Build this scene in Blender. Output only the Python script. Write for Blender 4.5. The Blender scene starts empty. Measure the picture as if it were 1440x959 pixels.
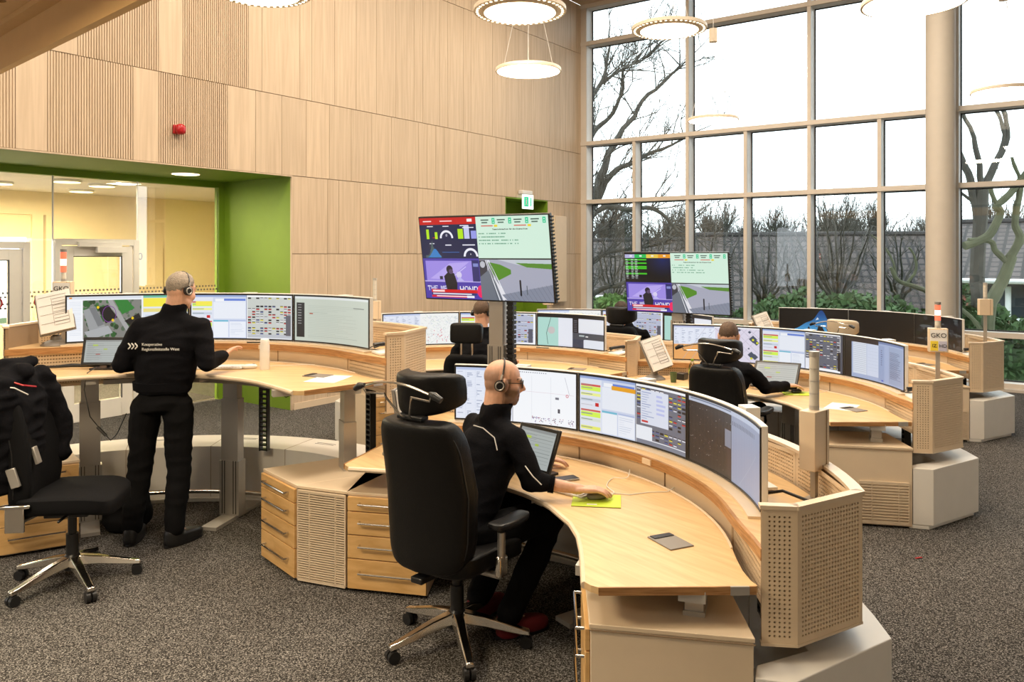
import bpy, bmesh, math, random
import numpy as np
from mathutils import Vector, Matrix, noise as mnoise
sc = bpy.context.scene
COL = sc.collection
PI = math.pi
rad = math.radians
# ------------------------------------------------------------------ camera
cam_d = bpy.data.cameras.new('camera'); cam = bpy.data.objects.new('camera', cam_d); COL.objects.link(cam)
cam.location = (0, 0, 1.95); cam.rotation_euler = (PI/2, 0, 0)
cam_d.lens = 28.0; cam_d.sensor_width = 36.0; cam_d.shift_y = -0.0851; cam_d.clip_end = 400
sc.camera = cam
# ------------------------------------------------------------------ world, exposure
world = bpy.data.worlds.new('overcast'); sc.world = world; world.use_nodes = True
wn = world.node_tree; bgn = wn.nodes['Background']
bgn.inputs[0].default_value = (0.90, 0.95, 1.0, 1); bgn.inputs[1].default_value = 2.6
sc.view_settings.view_transform = 'Standard'; sc.view_settings.look = 'None'
sc.view_settings.exposure = 0.50; sc.view_settings.gamma = 1.0
sc.view_settings.use_curve_mapping = False
sc.cycles.use_denoising = True; sc.cycles.max_bounces = 7; sc.cycles.diffuse_bounces = 4
sc.cycles.glossy_bounces = 3; sc.cycles.transparent_max_bounces = 16; sc.cycles.sample_clamp_indirect = 6
sc.cycles.caustics_reflective = False; sc.cycles.caustics_refractive = False
LAMP_E = 7.0       # emission of the pendant diffusers
ROOM_W = 54.0      # power of each ceiling panel lamp outside the frame
# room frames: the timber wall runs along D (54 deg), the glass wall along E (-36 deg)
AW = rad(54.0); P0 = Vector((-2.74, 9.93, 0))
AG = rad(-36.0); C0 = Vector((1.36, 15.57, 0))
UC = 6.97           # timber wall coordinate of the corner
CEIL = 6.8
def on_wall(u, v, z):   # u along the wall, v out into the room
    return P0 + Vector((math.cos(AW)*u + math.sin(AW)*v, math.sin(AW)*u - math.cos(AW)*v, z))
def on_glass(s, v, z):  # s along the glass wall, v outwards
    return C0 + Vector((math.cos(AG)*s - math.sin(AG)*v, math.sin(AG)*s + math.cos(AG)*v, z))

def area(name, loc, size, power, color, rot=(0, 0, 0), sy=None):
    l = bpy.data.lights.new(name, 'AREA'); l.energy = power; l.color = color
    l.shape = 'RECTANGLE'; l.size = size; l.size_y = sy or size
    o = bpy.data.objects.new(name, l); o.location = loc; o.rotation_euler = rot; COL.objects.link(o); return o
WARM = (1.0, 0.87, 0.69)
for i, (u, v) in enumerate([(-4, 2.5), (-4, 6), (-0.5, 2.5), (-0.5, 6), (3.5, 2.5), (3.5, 6), (-8, 3), (-8, 6.5), (-11.5, 5)]):
    p = on_wall(u, v, CEIL - 0.12 if u > -5 else 5.2)
    area('ceiling_lamp', p, 1.2, ROOM_W*2.2, WARM, (0, 0, AW))
for u in (-1.6, -4.2):
    area('office_lamp', on_wall(u, -3.0, 2.8), 1.0, 260, (1.0, 0.84, 0.55), (0, 0, AW))

area('beam_fill', (-2.4, 2.3, 3.1), .8, 70, (1.0, .80, .52))  # unseen fill added under the low ceiling to light the beam face
area('niche_lamp', on_wall(-1.0, -.72, 2.86), .3, 13, WARM, (0, 0, AW))
area('niche_lamp', on_wall(-3.4, -.72, 2.86), .3, 13, WARM, (0, 0, AW))
# ------------------------------------------------------------------ helpers
def tag(o, label=None, cat=None, group=None, kind=None):
    if label: o['label'] = label
    if cat: o['category'] = cat
    if group: o['group'] = group
    if kind: o['kind'] = kind
    return o
def link(name, me, mat=None, parent=None, loc=None, rot=None):
    o = bpy.data.objects.new(name, me); COL.objects.link(o)
    if mat is not None and me is not None and len(me.materials) == 0:
        for m in (mat if isinstance(mat, (list, tuple)) else [mat]): me.materials.append(m)
    if parent is not None: o.parent = parent
    if loc is not None: o.location = loc
    if rot is not None: o.rotation_euler = rot if isinstance(rot, (tuple, list)) else (0, 0, rot)
    return o
def thing(name, label, cat, loc=(0, 0, 0), rotz=0, group=None):
    o = bpy.data.objects.new(name, None); COL.objects.link(o)
    o.location = loc; o.rotation_euler = (0, 0, rotz); o.empty_display_size = 0.1
    return tag(o, label, cat, group)
def kids(o): return [c for c in bpy.data.objects if c.parent == o]
def dup(root, loc, rotz=None, label=None, group=None):
    def cp(o, par):
        c = o.copy(); COL.objects.link(c)
        if par is not None: c.parent = par
        for k in kids(o): cp(k, c)
        return c
    r = cp(root, None); r.location = loc
    if rotz is not None: r.rotation_euler = (0, 0, rotz)
    if label: r['label'] = label
    if group: r['group'] = group
    return r
class MB:
    def __init__(s): s.v = []; s.f = []; s.m = []; s.uv = {}; s.sm = set()
    def add(s, vs, fs, mi=0, smooth=False):
        b = len(s.v); s.v.extend([tuple(x) for x in vs])
        for f in fs:
            if smooth: s.sm.add(len(s.f))
            s.f.append([b+i for i in f]); s.m.append(mi)
    def box(s, c, d, rz=0, mi=0, M=None):
        x, y, z = d[0]/2, d[1]/2, d[2]/2
        vs = [Vector((i*x, j*y, k*z)) for k in (-1, 1) for j in (-1, 1) for i in (-1, 1)]
        R = M if M is not None else Matrix.Rotation(rz, 3, 'Z')
        vs = [R @ q + Vector(c) for q in vs]
        s.add(vs, [(0, 2, 3, 1), (4, 5, 7, 6), (0, 1, 5, 4), (2, 6, 7, 3), (0, 4, 6, 2), (1, 3, 7, 5)], mi); return s
    def prism(s, poly, z0, z1, mi=0, smooth=False):
        n = len(poly); vs = [(p[0], p[1], z0) for p in poly] + [(p[0], p[1], z1) for p in poly]
        ar = sum(poly[i][0]*poly[(i+1) % n][1]-poly[(i+1) % n][0]*poly[i][1] for i in range(n))
        sd = [(i, (i+1) % n, n+(i+1) % n, n+i) for i in range(n)]
        caps = [tuple(range(n))[::-1], tuple(range(n, 2*n))]
        if ar < 0: sd = [q[::-1] for q in sd]; caps = [c[::-1] for c in caps]
        s.add(vs, caps + sd, mi); return s
    def band(s, r0, r1, a0, a1, z0, z1, n=24, mi=0):
        # closed arc band, angles in degrees from +Y towards +X
        vs = []; fs = []
        for i in range(n+1):
            a = rad(a0+(a1-a0)*i/n)
            for r, z in ((r0, z0), (r1, z0), (r1, z1), (r0, z1)): vs.append((r*math.sin(a), r*math.cos(a), z))
        for i in range(n):
            b = 4*i
            for j in range(4): fs.append((b+j, b+4+j, b+4+(j+1) % 4, b+(j+1) % 4))
        fs.append((3, 2, 1, 0)[::-1]); fs.append((4*n, 4*n+1, 4*n+2, 4*n+3)[::-1]); s.add(vs, fs, mi); return s
    def tube(s, pts, r, n=8, mi=0, closed=False):
        pts = [Vector(p) for p in pts]; m = len(pts)
        rs = r if isinstance(r, (list, tuple)) else [r]*m
        vs = []; up = None
        for i, p in enumerate(pts):
            t = (pts[min(i+1, m-1)] - pts[max(i-1, 0)]) if not closed else (pts[(i+1) % m]-pts[i-1])
            if t.length < 1e-9: t = Vector((0, 0, 1))
            t.normalize()
            if up is None: up = Vector((0, 0, 1)) if abs(t.z) < .9 else Vector((1, 0, 0))
            a = t.cross(up)
            if a.length < 1e-6: a = t.cross(Vector((0, 1, 0)))
            a.normalize(); up = a.cross(t).normalized()
            for k in range(n):
                q = 2*PI*k/n; vs.append(p + (a*math.cos(q) + up*math.sin(q))*rs[i])
        fs = []
        for i in range(m if closed else m-1):
            for k in range(n):
                i2 = (i+1) % m
                fs.append((i*n+k, i*n+(k+1) % n, i2*n+(k+1) % n, i2*n+k))
        if not closed: fs += [tuple(range(n))[::-1], tuple(range((m-1)*n, m*n))]
        s.add(vs, fs, mi, True); return s
    def cyl(s, p0, p1, r, n=16, mi=0, r1=None):
        return s.tube([p0, p1], [r, r if r1 is None else r1], n, mi)
    def lathe(s, prof, c=(0, 0, 0), n=24, mi=0):
        vs = []; fs = []; m = len(prof)
        for r, z in prof:
            for k in range(n): a = 2*PI*k/n; vs.append((c[0]+r*math.cos(a), c[1]+r*math.sin(a), c[2]+z))
        for i in range(m-1):
            for k in range(n): fs.append((i*n+k, i*n+(k+1) % n, (i+1)*n+(k+1) % n, (i+1)*n+k))
        if prof[0][0] > 1e-5: fs.append(tuple(range(n))[::-1])
        if prof[-1][0] > 1e-5: fs.append(tuple(range((m-1)*n, m*n)))
        s.add(vs, fs, mi, True); return s
    def sup(s, c, d, e1=.35, e2=.35, nu=20, nv=14, fn=None, M=None, mi=0):
        # super-ellipsoid cushion, d = half sizes
        def pw(x, e): return math.copysign(abs(x)**e, x)
        vs = [];
        for j in range(nv+1):
            ph = -PI/2+PI*j/nv
            for i in range(nu):
                th = 2*PI*i/nu
                q = Vector((d[0]*pw(math.cos(ph), e1)*pw(math.cos(th), e2), d[1]*pw(math.cos(ph), e1)*pw(math.sin(th), e2), d[2]*pw(math.sin(ph), e1)))
                if fn: q = Vector(fn(q))
                if M is not None: q = M @ q
                vs.append(q + Vector(c))
        fs = [(j*nu+i, j*nu+(i+1) % nu, (j+1)*nu+(i+1) % nu, (j+1)*nu+i) for j in range(nv) for i in range(nu)]
        s.add(vs, fs, mi, True); return s
    def rc(s, p0, r0, p1, r1, n=12):
        # capsule with two radii (for remeshing)
        p0 = Vector(p0); p1 = Vector(p1); d = p1-p0; L = d.length
        if L < 1e-6: return s.sup(p0, (r0, r0, r0), 1, 1, 12, 8)
        t = d/L; pts = []; rr = []
        for k in range(5):
            a = PI/2*k/4; pts.append(p0 - t*r0*math.cos(a)); rr.append(max(r0*math.sin(a), 1e-4))
        for k in range(5):
            a = PI/2*k/4; pts.append(p1 + t*r1*math.sin(a)); rr.append(max(r1*math.cos(a), 1e-4))
        return s.tube(pts, rr, n)
    def loft(s, rings, n=24):
        # rings: (centre, right vec, front vec)
        vs = []; m = len(rings)
        for c, a, b in rings:
            for k in range(n):
                q = 2*PI*k/n; vs.append(Vector(c) + Vector(a)*math.cos(q) + Vector(b)*math.sin(q))
        fs = [(i*n+k, i*n+(k+1) % n, (i+1)*n+(k+1) % n, (i+1)*n+k) for i in range(m-1) for k in range(n)]
        fs += [tuple(range(n))[::-1], tuple(range((m-1)*n, m*n))]; s.add(vs, fs, 0, True); return s
    def mesh(s, name='m', fix=False):
        me = bpy.data.meshes.new(name); me.from_pydata(s.v, [], s.f)
        me.polygons.foreach_set('material_index', s.m)
        fl = np.zeros(len(s.f), bool)
        if s.sm: fl[list(s.sm)] = True
        me.polygons.foreach_set('use_smooth', fl)
        if s.uv:
            ul = me.uv_layers.new(name='UVMap'); data = np.zeros((len(me.loops), 2), np.float32)
            for p in me.polygons:
                if p.index in s.uv:
                    for k, li in enumerate(p.loop_indices): data[li] = s.uv[p.index][k]
            ul.data.foreach_set('uv', data.ravel())
        if fix:
            bm = bmesh.new(); bm.from_mesh(me); bmesh.ops.remove_doubles(bm, verts=bm.verts, dist=1e-6)
            bmesh.ops.recalc_face_normals(bm, faces=bm.faces); bm.to_mesh(me); bm.free()
        me.set_sharp_from_angle(angle=rad(38)) if fix else None
        me.update(); return me
    def build(s, name, mat, parent=None, loc=None, rot=None, fix=True):
        return link(name, s.mesh(name, fix), mat, parent, loc, rot)
def bev(o, w, seg=2):
    m = o.modifiers.new('bevel', 'BEVEL'); m.width = w; m.segments = seg; m.limit_method = 'ANGLE'; m.angle_limit = rad(40); return o

# ------------------------------------------------------------------ materials
def newmat(name):
    m = bpy.data.materials.new(name); m.use_nodes = True; nt = m.node_tree
    return m, nt, nt.nodes['Principled BSDF']
def C4(c): return (c[0], c[1], c[2], 1)
def pbr(name, col, rough=.5, metal=0, nscale=0, namt=0, bump=0, bscale=60, coat=0, spec=None):
    m, nt, b = newmat(name); b.inputs['Base Color'].default_value = C4(col)
    b.inputs['Roughness'].default_value = rough; b.inputs['Metallic'].default_value = metal
    if spec is not None: b.inputs['Specular IOR Level'].default_value = spec
    if coat: b.inputs['Coat Weight'].default_value = coat
    tc = nt.nodes.new('ShaderNodeTexCoord')
    if not nscale: nscale, namt = 8, .05
    n = nt.nodes.new('ShaderNodeTexNoise'); n.inputs['Scale'].default_value = nscale; n.inputs['Detail'].default_value = 3
    nt.links.new(tc.outputs['Object'], n.inputs['Vector'])
    mr = nt.nodes.new('ShaderNodeMapRange'); mr.inputs[3].default_value = 1-namt; mr.inputs[4].default_value = 1+namt
    nt.links.new(n.outputs['Fac'], mr.inputs[0])
    mx = nt.nodes.new('ShaderNodeMix'); mx.data_type = 'RGBA'; mx.blend_type = 'MULTIPLY'; mx.inputs[0].default_value = 1
    mx.inputs[6].default_value = C4(col); nt.links.new(mr.outputs[0], mx.inputs[7]); nt.links.new(mx.outputs[2], b.inputs['Base Color'])
    if bump:
        n2 = nt.nodes.new('ShaderNodeTexNoise'); n2.inputs['Scale'].default_value = bscale; n2.inputs['Detail'].default_value = 4
        nt.links.new(tc.outputs['Object'], n2.inputs['Vector'])
        bp = nt.nodes.new('ShaderNodeBump'); bp.inputs['Strength'].default_value = bump; bp.inputs['Distance'].default_value = .01
        nt.links.new(n2.outputs['Fac'], bp.inputs['Height']); nt.links.new(bp.outputs[0], b.inputs['Normal'])
    return m
def wood(name, c1, c2, scale=(30, 2, 30), rough=.45, rnd=.0, dist=2.5):
    # stretched noise grain; rnd varies the tone from piece to piece
    m, nt, b = newmat(name); b.inputs['Roughness'].default_value = rough
    tc = nt.nodes.new('ShaderNodeTexCoord'); mp = nt.nodes.new('ShaderNodeMapping'); mp.inputs['Scale'].default_value = scale
    nt.links.new(tc.outputs['Object'], mp.inputs[0])
    oi = nt.nodes.new('ShaderNodeObjectInfo')
    va = nt.nodes.new('ShaderNodeVectorMath'); va.operation = 'ADD'
    ml = nt.nodes.new('ShaderNodeMath'); ml.operation = 'MULTIPLY'; ml.inputs[1].default_value = 40 if rnd else 0
    nt.links.new(oi.outputs['Random'], ml.inputs[0]); nt.links.new(mp.outputs[0], va.inputs[0]); nt.links.new(ml.outputs[0], va.inputs[1])
    n = nt.nodes.new('ShaderNodeTexNoise'); n.inputs['Scale'].default_value = 1; n.inputs['Detail'].default_value = 5; n.inputs['Distortion'].default_value = dist*.2
    nt.links.new(va.outputs[0], n.inputs['Vector'])
    cr = nt.nodes.new('ShaderNodeValToRGB'); cr.color_ramp.elements[0].color = C4(c1); cr.color_ramp.elements[1].color = C4(c2)
    cr.color_ramp.elements[0].position = .35; cr.color_ramp.elements[1].position = .65
    nt.links.new(n.outputs['Fac'], cr.inputs[0])
    hs = nt.nodes.new('ShaderNodeHueSaturation')
    mr = nt.nodes.new('ShaderNodeMapRange'); mr.inputs[3].default_value = 1-rnd; mr.inputs[4].default_value = 1+rnd
    nt.links.new(oi.outputs['Random'], mr.inputs[0]); nt.links.new(mr.outputs[0], hs.inputs['Value'])
    nt.links.new(cr.outputs[0], hs.inputs['Color']); nt.links.new(hs.outputs[0], b.inputs['Base Color'])
    bp = nt.nodes.new('ShaderNodeBump'); bp.inputs['Strength'].default_value = .05; nt.links.new(n.outputs['Fac'], bp.inputs['Height'])
    nt.links.new(bp.outputs[0], b.inputs['Normal']); return m
def emit(name, col, st):
    m, nt, b = newmat(name); b.inputs['Base Color'].default_value = C4(col); b.inputs['Emission Color'].default_value = C4(col)
    b.inputs['Emission Strength'].default_value = st; b.inputs['Roughness'].default_value = .6; return m
def pane_mat(name, tint=(1, 1, 1), ior=1.45, refl=1.0):
    m = bpy.data.materials.new(name); m.use_nodes = True; nt = m.node_tree; nt.nodes.clear()
    out = nt.nodes.new('ShaderNodeOutputMaterial'); mx = nt.nodes.new('ShaderNodeMixShader'); tr = nt.nodes.new('ShaderNodeBsdfTransparent')
    gl = nt.nodes.new('ShaderNodeBsdfGlossy'); fr = nt.nodes.new('ShaderNodeFresnel'); fr.inputs[0].default_value = ior
    gl.inputs['Roughness'].default_value = 0.0; tr.inputs[0].default_value = C4(tint)
    ml = nt.nodes.new('ShaderNodeMath'); ml.operation = 'MULTIPLY'; ml.inputs[1].default_value = refl
    nt.links.new(fr.outputs[0], ml.inputs[0]); nt.links.new(ml.outputs[0], mx.inputs[0])
    nt.links.new(tr.outputs[0], mx.inputs[1]); nt.links.new(gl.outputs[0], mx.inputs[2]); nt.links.new(mx.outputs[0], out.inputs[0]); return m

M = {}
M['panel'] = wood('maple_wall', (.52, .395, .275), (.61, .475, .34), (26, 26, 1.2), .55, .05)
M['desk'] = wood('maple_desk', (.62, .41, .20), (.73, .51, .27), (3, 26, 20), .35)
M['drawer'] = wood('maple_drawer', (.62, .36, .13), (.74, .46, .19), (5, 5, 30), .4, .03)
M['oak'] = wood('oak_edge', (.30, .14, .045), (.50, .26, .10), (8, 8, 120), .45)
M['cream'] = pbr('cream_laminate', (.72, .58, .42), .42, bump=.02, bscale=200)
M['cream2'] = pbr('cream_perforated', (.74, .58, .40), .5)
M['core'] = pbr('perforation_core', (.30, .21, .13), .8)
M['white'] = pbr('white_lacquer', (.78, .75, .70), .35)
M['frame'] = pbr('window_frame', (.66, .59, .52), .5)
M['reveal'] = pbr('window_reveal_white', (.86, .88, .90), .5)
M['gasket'] = pbr('black_gasket', (.015, .02, .025), .6)
M['alu'] = pbr('aluminium', (.52, .49, .45), .38, .7)
M['steel'] = pbr('grey_steel', (.50, .47, .43), .45, .3)
M['chrome'] = pbr('chrome', (.72, .68, .62), .16, 1)
M['blackp'] = pbr('black_plastic', (.012, .012, .013), .35)
M['leather'] = pbr('black_leather', (.006, .0055, .0055), .42, bump=.15, bscale=180, spec=.22)
M['fabric'] = pbr('black_fabric', (.006, .006, .007), .85, bump=.2, bscale=300, spec=.12)
M['beige'] = pbr('beige_sheen', (.55, .45, .33), .4)  # bright reflection on a dark headrest, put into its base colour
M['cloth'] = pbr('navy_black_cloth', (.006, .006, .008), .9, bump=.25, bscale=120, spec=.1)
M['trouser'] = pbr('black_trousers', (.007, .007, .008), .9, bump=.2, bscale=90, spec=.12)
M['green'] = pbr('green_paint', (.17, .29, .014), .6)
M['ceil'] = wood('ceiling_wood', (.50, .38, .25), (.58, .45, .31), (2, 20, 1), .6)
M['plaster'] = pbr('white_plaster', (.78, .74, .68), .8)
M['warmwall'] = pbr('office_wall', (.84, .72, .47), .8)
M['beam'] = pbr('ochre_beam', (.78, .50, .22), .6)
M['pend'] = pbr('pendant_rim', (.72, .62, .50), .4)
M['lamp'] = emit('lamp_diffuser', (1.0, .90, .76), LAMP_E)
M['lampw'] = emit('office_lamp_diffuser', (1.0, .80, .45), 4.0)
M['dot'] = emit('lit_perforation', (1.0, .86, .6), 2.2)
M['glass'] = pane_mat('window_glass', (.93, .97, .96), 1.5, 1.0)
M['inglass'] = pane_mat('office_glass', (.97, .97, .93), 1.5, 2.2)
M['clear'] = pbr('translucent_acrylic', (.66, .62, .54), .25)
M['pad'] = pbr('lime_pad', (.48, .62, .04), .6)
M['paper'] = pbr('paper', (.80, .79, .78), .7)
M['wpl'] = pbr('white_plastic', (.75, .74, .72), .35)
M['grey'] = pbr('grey_plastic', (.22, .20, .18), .45)
M['red'] = pbr('red_plastic', (.40, .01, .015), .3)
M['redsh'] = pbr('red_shoe', (.16, .008, .012), .7)
M['cupg'] = pbr('green_cup', (.07, .11, .04), .5)
M['bottle'] = pane_mat('bottle_plastic', (.80, .84, .84), 1.3, 1.5)
M['white_edge'] = pbr('white_piping', (.8, .78, .74), .6)
M['sigred'] = emit('signal_red', (1.0, .10, .05), 1.3)
M['sighot'] = emit('signal_lit', (1.0, .72, .55), 3.0)
M['siggreen'] = emit('signal_green', (.25, .85, .35), 1.0)
M['cable'] = pbr('cable_white', (.72, .70, .64), .5)
M['dark'] = pbr('dark_ink', (.02, .02, .02), .7)
M['olive'] = pbr('olive_plate', (.30, .34, .08), .6)
M['yellow'] = pbr('yellow_plate', (.80, .62, .05), .6)
M['lilac'] = pbr('lilac_plate', (.50, .50, .65), .6)

def carpet():
    m, nt, b = newmat('carpet'); b.inputs['Roughness'].default_value = .95; b.inputs['Specular IOR Level'].default_value = .1
    tc = nt.nodes.new('ShaderNodeTexCoord'); n = nt.nodes.new('ShaderNodeTexNoise'); n.inputs['Scale'].default_value = 125; n.inputs['Detail'].default_value = 2
    n.inputs['Roughness'].default_value = .7
    nt.links.new(tc.outputs['Object'], n.inputs['Vector'])
    cr = nt.nodes.new('ShaderNodeValToRGB'); e = cr.color_ramp.elements
    e[0].position = .36; e[0].color = (.012, .011, .010, 1); e[1].position = .70; e[1].color = (.34, .32, .30, 1)
    k = cr.color_ramp.elements.new(.5); k.color = (.060, .054, .049, 1)
    vo = nt.nodes.new('ShaderNodeTexVoronoi'); vo.inputs['Scale'].default_value = 190; nt.links.new(tc.outputs['Object'], vo.inputs['Vector'])
    sx = nt.nodes.new('ShaderNodeSeparateColor'); nt.links.new(vo.outputs['Color'], sx.inputs[0])
    mm = nt.nodes.new('ShaderNodeMath'); mm.operation = 'MULTIPLY_ADD'; mm.inputs[1].default_value = .30; nt.links.new(sx.outputs[0], mm.inputs[0])
    m5 = nt.nodes.new('ShaderNodeMath'); m5.operation = 'MULTIPLY'; m5.inputs[1].default_value = .66; nt.links.new(n.outputs['Fac'], m5.inputs[0]); nt.links.new(m5.outputs[0], mm.inputs[2])
    nt.links.new(mm.outputs[0], cr.inputs[0]); nt.links.new(cr.outputs[0], b.inputs['Base Color'])
    bp = nt.nodes.new('ShaderNodeBump'); bp.inputs['Strength'].default_value = .12; bp.inputs['Distance'].default_value = .01
    nt.links.new(n.outputs['Fac'], bp.inputs['Height']); nt.links.new(bp.outputs[0], b.inputs['Normal']); return m
M['carpet'] = carpet()
# ------------------------------------------------------------------ what the screens show (painted in memory)
FONT = {k: [int(x, 16) for x in v.split()] for k, v in {
'A':'7E 11 11 11 7E','B':'7F 49 49 49 36','C':'3E 41 41 41 22','D':'7F 41 41 41 3E','E':'7F 49 49 49 41','F':'7F 09 09 09 01','G':'3E 41 41 51 73','H':'7F 08 08 08 7F','I':'00 41 7F 41 00','J':'20 40 41 3F 01','K':'7F 08 14 22 41','L':'7F 40 40 40 40','M':'7F 02 1C 02 7F','N':'7F 04 08 10 7F','O':'3E 41 41 41 3E','P':'7F 09 09 09 06','R':'7F 09 19 29 46','S':'26 49 49 49 32','T':'03 01 7F 01 03','U':'3F 40 40 40 3F','V':'1F 20 40 20 1F','W':'3F 40 38 40 3F','Z':'61 59 49 4D 43',
'a':'20 54 54 78 40','b':'7F 28 44 44 38','c':'38 44 44 44 28','d':'38 44 44 28 7F','e':'38 54 54 54 18','f':'00 08 7E 09 02','g':'18 A4 A4 9C 78','h':'7F 08 04 04 78','i':'00 44 7D 40 00','k':'7F 10 28 44 00','l':'00 41 7F 40 00','m':'7C 04 78 04 78','n':'7C 08 04 04 78','o':'38 44 44 44 38','p':'FC 18 24 24 18','r':'7C 08 04 04 08','s':'48 54 54 54 24','t':'04 04 3F 44 24','u':'3C 40 40 20 7C','ü':'3D 40 40 21 7C','w':'3C 40 30 40 3C','z':'44 64 54 4C 44',
'0':'3E 51 49 45 3E','1':'00 42 7F 40 00','2':'72 49 49 49 46','4':'18 14 12 7F 10','-':'08 08 08 08 08'}.items()}
class Cv:
    def __init__(s, w, h, col=(1, 1, 1)):
        s.w = w; s.h = h; s.a = np.ones((h, w, 3), np.float32)*np.array(col, np.float32); s.Y, s.X = np.mgrid[0:h, 0:w]
    def rect(s, x0, y0, x1, y1, c):   # fractions, y down
        X0, X1 = sorted((int(round(x0*s.w)), int(round(x1*s.w)))); Y0, Y1 = sorted((int(round(y0*s.h)), int(round(y1*s.h))))
        s.a[max(Y0, 0):max(Y1, Y0+1), max(X0, 0):max(X1, X0+1)] = c; return s
    def mask(s, m, c): s.a[m] = c; return s
    def disc(s, x, y, r, c, ry=None):
        rx = r*s.w; ry = rx if ry is None else ry*s.h
        return s.mask(((s.X-x*s.w)/rx)**2 + ((s.Y-y*s.h)/ry)**2 < 1, c)
    def ring(s, x, y, r0, r1, c, half=False):
        d = np.hypot(s.X-x*s.w, s.Y-y*s.h)/s.w; m = (d > r0) & (d < r1)
        if half: m &= s.Y < y*s.h
        return s.mask(m, c)
    def line(s, x0, y0, x1, y1, t, c):
        px, py = x0*s.w, y0*s.h; dx, dy = x1*s.w-px, y1*s.h-py; L = max(dx*dx+dy*dy, 1e-6)
        u = np.clip(((s.X-px)*dx+(s.Y-py)*dy)/L, 0, 1); return s.mask(np.hypot(s.X-px-u*dx, s.Y-py-u*dy) < t*s.w/2+.4, c)
    def poly(s, pts, c):
        m = np.zeros((s.h, s.w), bool); P = [(x*s.w, y*s.h) for x, y in pts]
        for i in range(len(P)):
            (x1, y1), (x2, y2) = P[i], P[(i+1) % len(P)]
            if y1 == y2: continue
            m ^= ((s.Y < y1) != (s.Y < y2)) & (s.X < (x2-x1)*(s.Y-y1)/(y2-y1)+x1)
        return s.mask(m, c)
    def text(s, x, y, t, k, c, bold=False):
        X = int(x*s.w); Y = int(y*s.h)
        for ch in t:
            for i, colm in enumerate(FONT.get(ch, [0]*5)):
                for j in range(8):
                    if colm >> j & 1: s.a[Y+j*k:Y+j*k+k, X+i*k:X+i*k+k+(1 if bold else 0)] = c
            X += 6*k if ch != ' ' else 4*k
        return s
    def bars(s, x0, y0, x1, y1, n, c, rng, thick=.45, lo=.3):
        dy = (y1-y0)/n
        for i in range(n): s.rect(x0, y0+i*dy, x0+(x1-x0)*rng.uniform(lo, 1), y0+(i+thick)*dy, c)
        return s
    def tiles(s, x0, y0, x1, y1, nx, ny, rng, bg=(.60, .62, .68)):
        s.rect(x0, y0, x1, y1, bg); dx = (x1-x0)/nx; dy = (y1-y0)/ny
        for j in range(ny):
            if rng.random() < .18: continue
            for i in range(nx):
                if rng.random() < .28: continue
                x = x0+(i+.1)*dx; y = y0+(j+.15)*dy
                c = rng.choice([(.85, .86, .9), (.12, .12, .14), (.80, .25, .25), (.9, .85, .3), (.9, .9, .92), (.35, .4, .6)])
                s.rect(x, y, x+dx*.75, y+dy*.55, c); s.rect(x, y, x+dx*.75, y+dy*.2, (.12, .1, .12))
        return s
    def image(s, name):
        im = bpy.data.images.new(name, s.w, s.h); buf = np.ones((s.h, s.w, 4), np.float32); buf[..., :3] = s.a[::-1]
        im.pixels.foreach_set(buf.ravel()); im.update(); return im
def screen_mat(name, cv, st=1.0):
    m, nt, b = newmat(name); im = nt.nodes.new('ShaderNodeTexImage'); im.image = cv.image(name); im.extension = 'EXTEND'
    b.inputs['Base Color'].default_value = (.01, .01, .012, 1); b.inputs['Roughness'].default_value = .3
    nt.links.new(im.outputs[0], b.inputs['Emission Color']); b.inputs['Emission Strength'].default_value = st; return m
W1 = (.97, .98, 1.0)
def sheet_list(c, x0, x1, rng):
    c.rect(x0, 0, x1, 1, (.92, .94, .99)); c.rect(x0, 0, x1, .05, (.75, .80, .93))
    for i in range(30): c.rect(x0+.01, .07+i*.031, x1-.01, .072+i*.031, (.80, .84, .93))
    for k in range(6): c.rect(x0+(x1-x0)*k/6, .06, x0+(x1-x0)*k/6+.002, 1, (.82, .85, .93))
    for i in range(28):
        for k in range(6):
            if rng.random() < .6: c.rect(x0+(x1-x0)*(k+.15)/6, .08+i*.031, x0+(x1-x0)*(k+.2+.6*rng.random())/6, .092+i*.031, (.62, .66, .76))
def dispatch(c, x0, x1, rng):
    w = x1-x0; c.rect(x0, 0, x1, 1, (.82, .86, .95)); c.rect(x0, 0, x1, .04, (.60, .68, .86))
    a = x0+w*.38
    c.rect(x0, .05, a, 1, (.90, .92, .97))
    for y, h, cc in ((.14, .035, (.85, .35, .3)), (.18, .08, (.85, .98, .35)), (.30, .05, (.95, .97, .6)), (.40, .05, (.80, .84, .9)), (.5, .04, (.9, .9, .95)), (.60, .03, (.85, .35, .3)), (.64, .09, (.85, .98, .35)), (.76, .05, (.86, .9, .86)), (.90, .06, (.93, .95, .45))):
        c.rect(x0+.01, y, a-.01, y+h, cc); c.rect(x0+.012, y+h*.3, x0+.01+w*.2, y+h*.5, (.55, .6, .6))
    c.rect(x0+w*.27, .47, x0+w*.33, .53, (.8, .1, .12)); c.rect(a+.004, .47, a+w*.05, .53, (.9, .35, .1))
    c.rect(a+w*.04, .08, x1-.01, .15, (.97, .98, 1)); c.rect(a+w*.2, .08, x1-.01, .13, (.40, .52, .85))
    c.rect(a+.004, .16, x1-.008, .55, (.93, .95, .99))
    c.rect(a+.004, .58, a+w*.28, .98, (.95, .97, 1)); c.rect(a+.004, .58, a+w*.28, .62, (.45, .75, .85))
    c.rect(a+w*.30, .58, x1-.008, .98, (.94, .96, 1)); c.rect(a+w*.30, .58, x1-.008, .61, (.70, .76, .9))
    c.bars(a+w*.32, .65, x1-.02, .95, 8, (.78, .82, .9), rng, .2)
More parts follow.
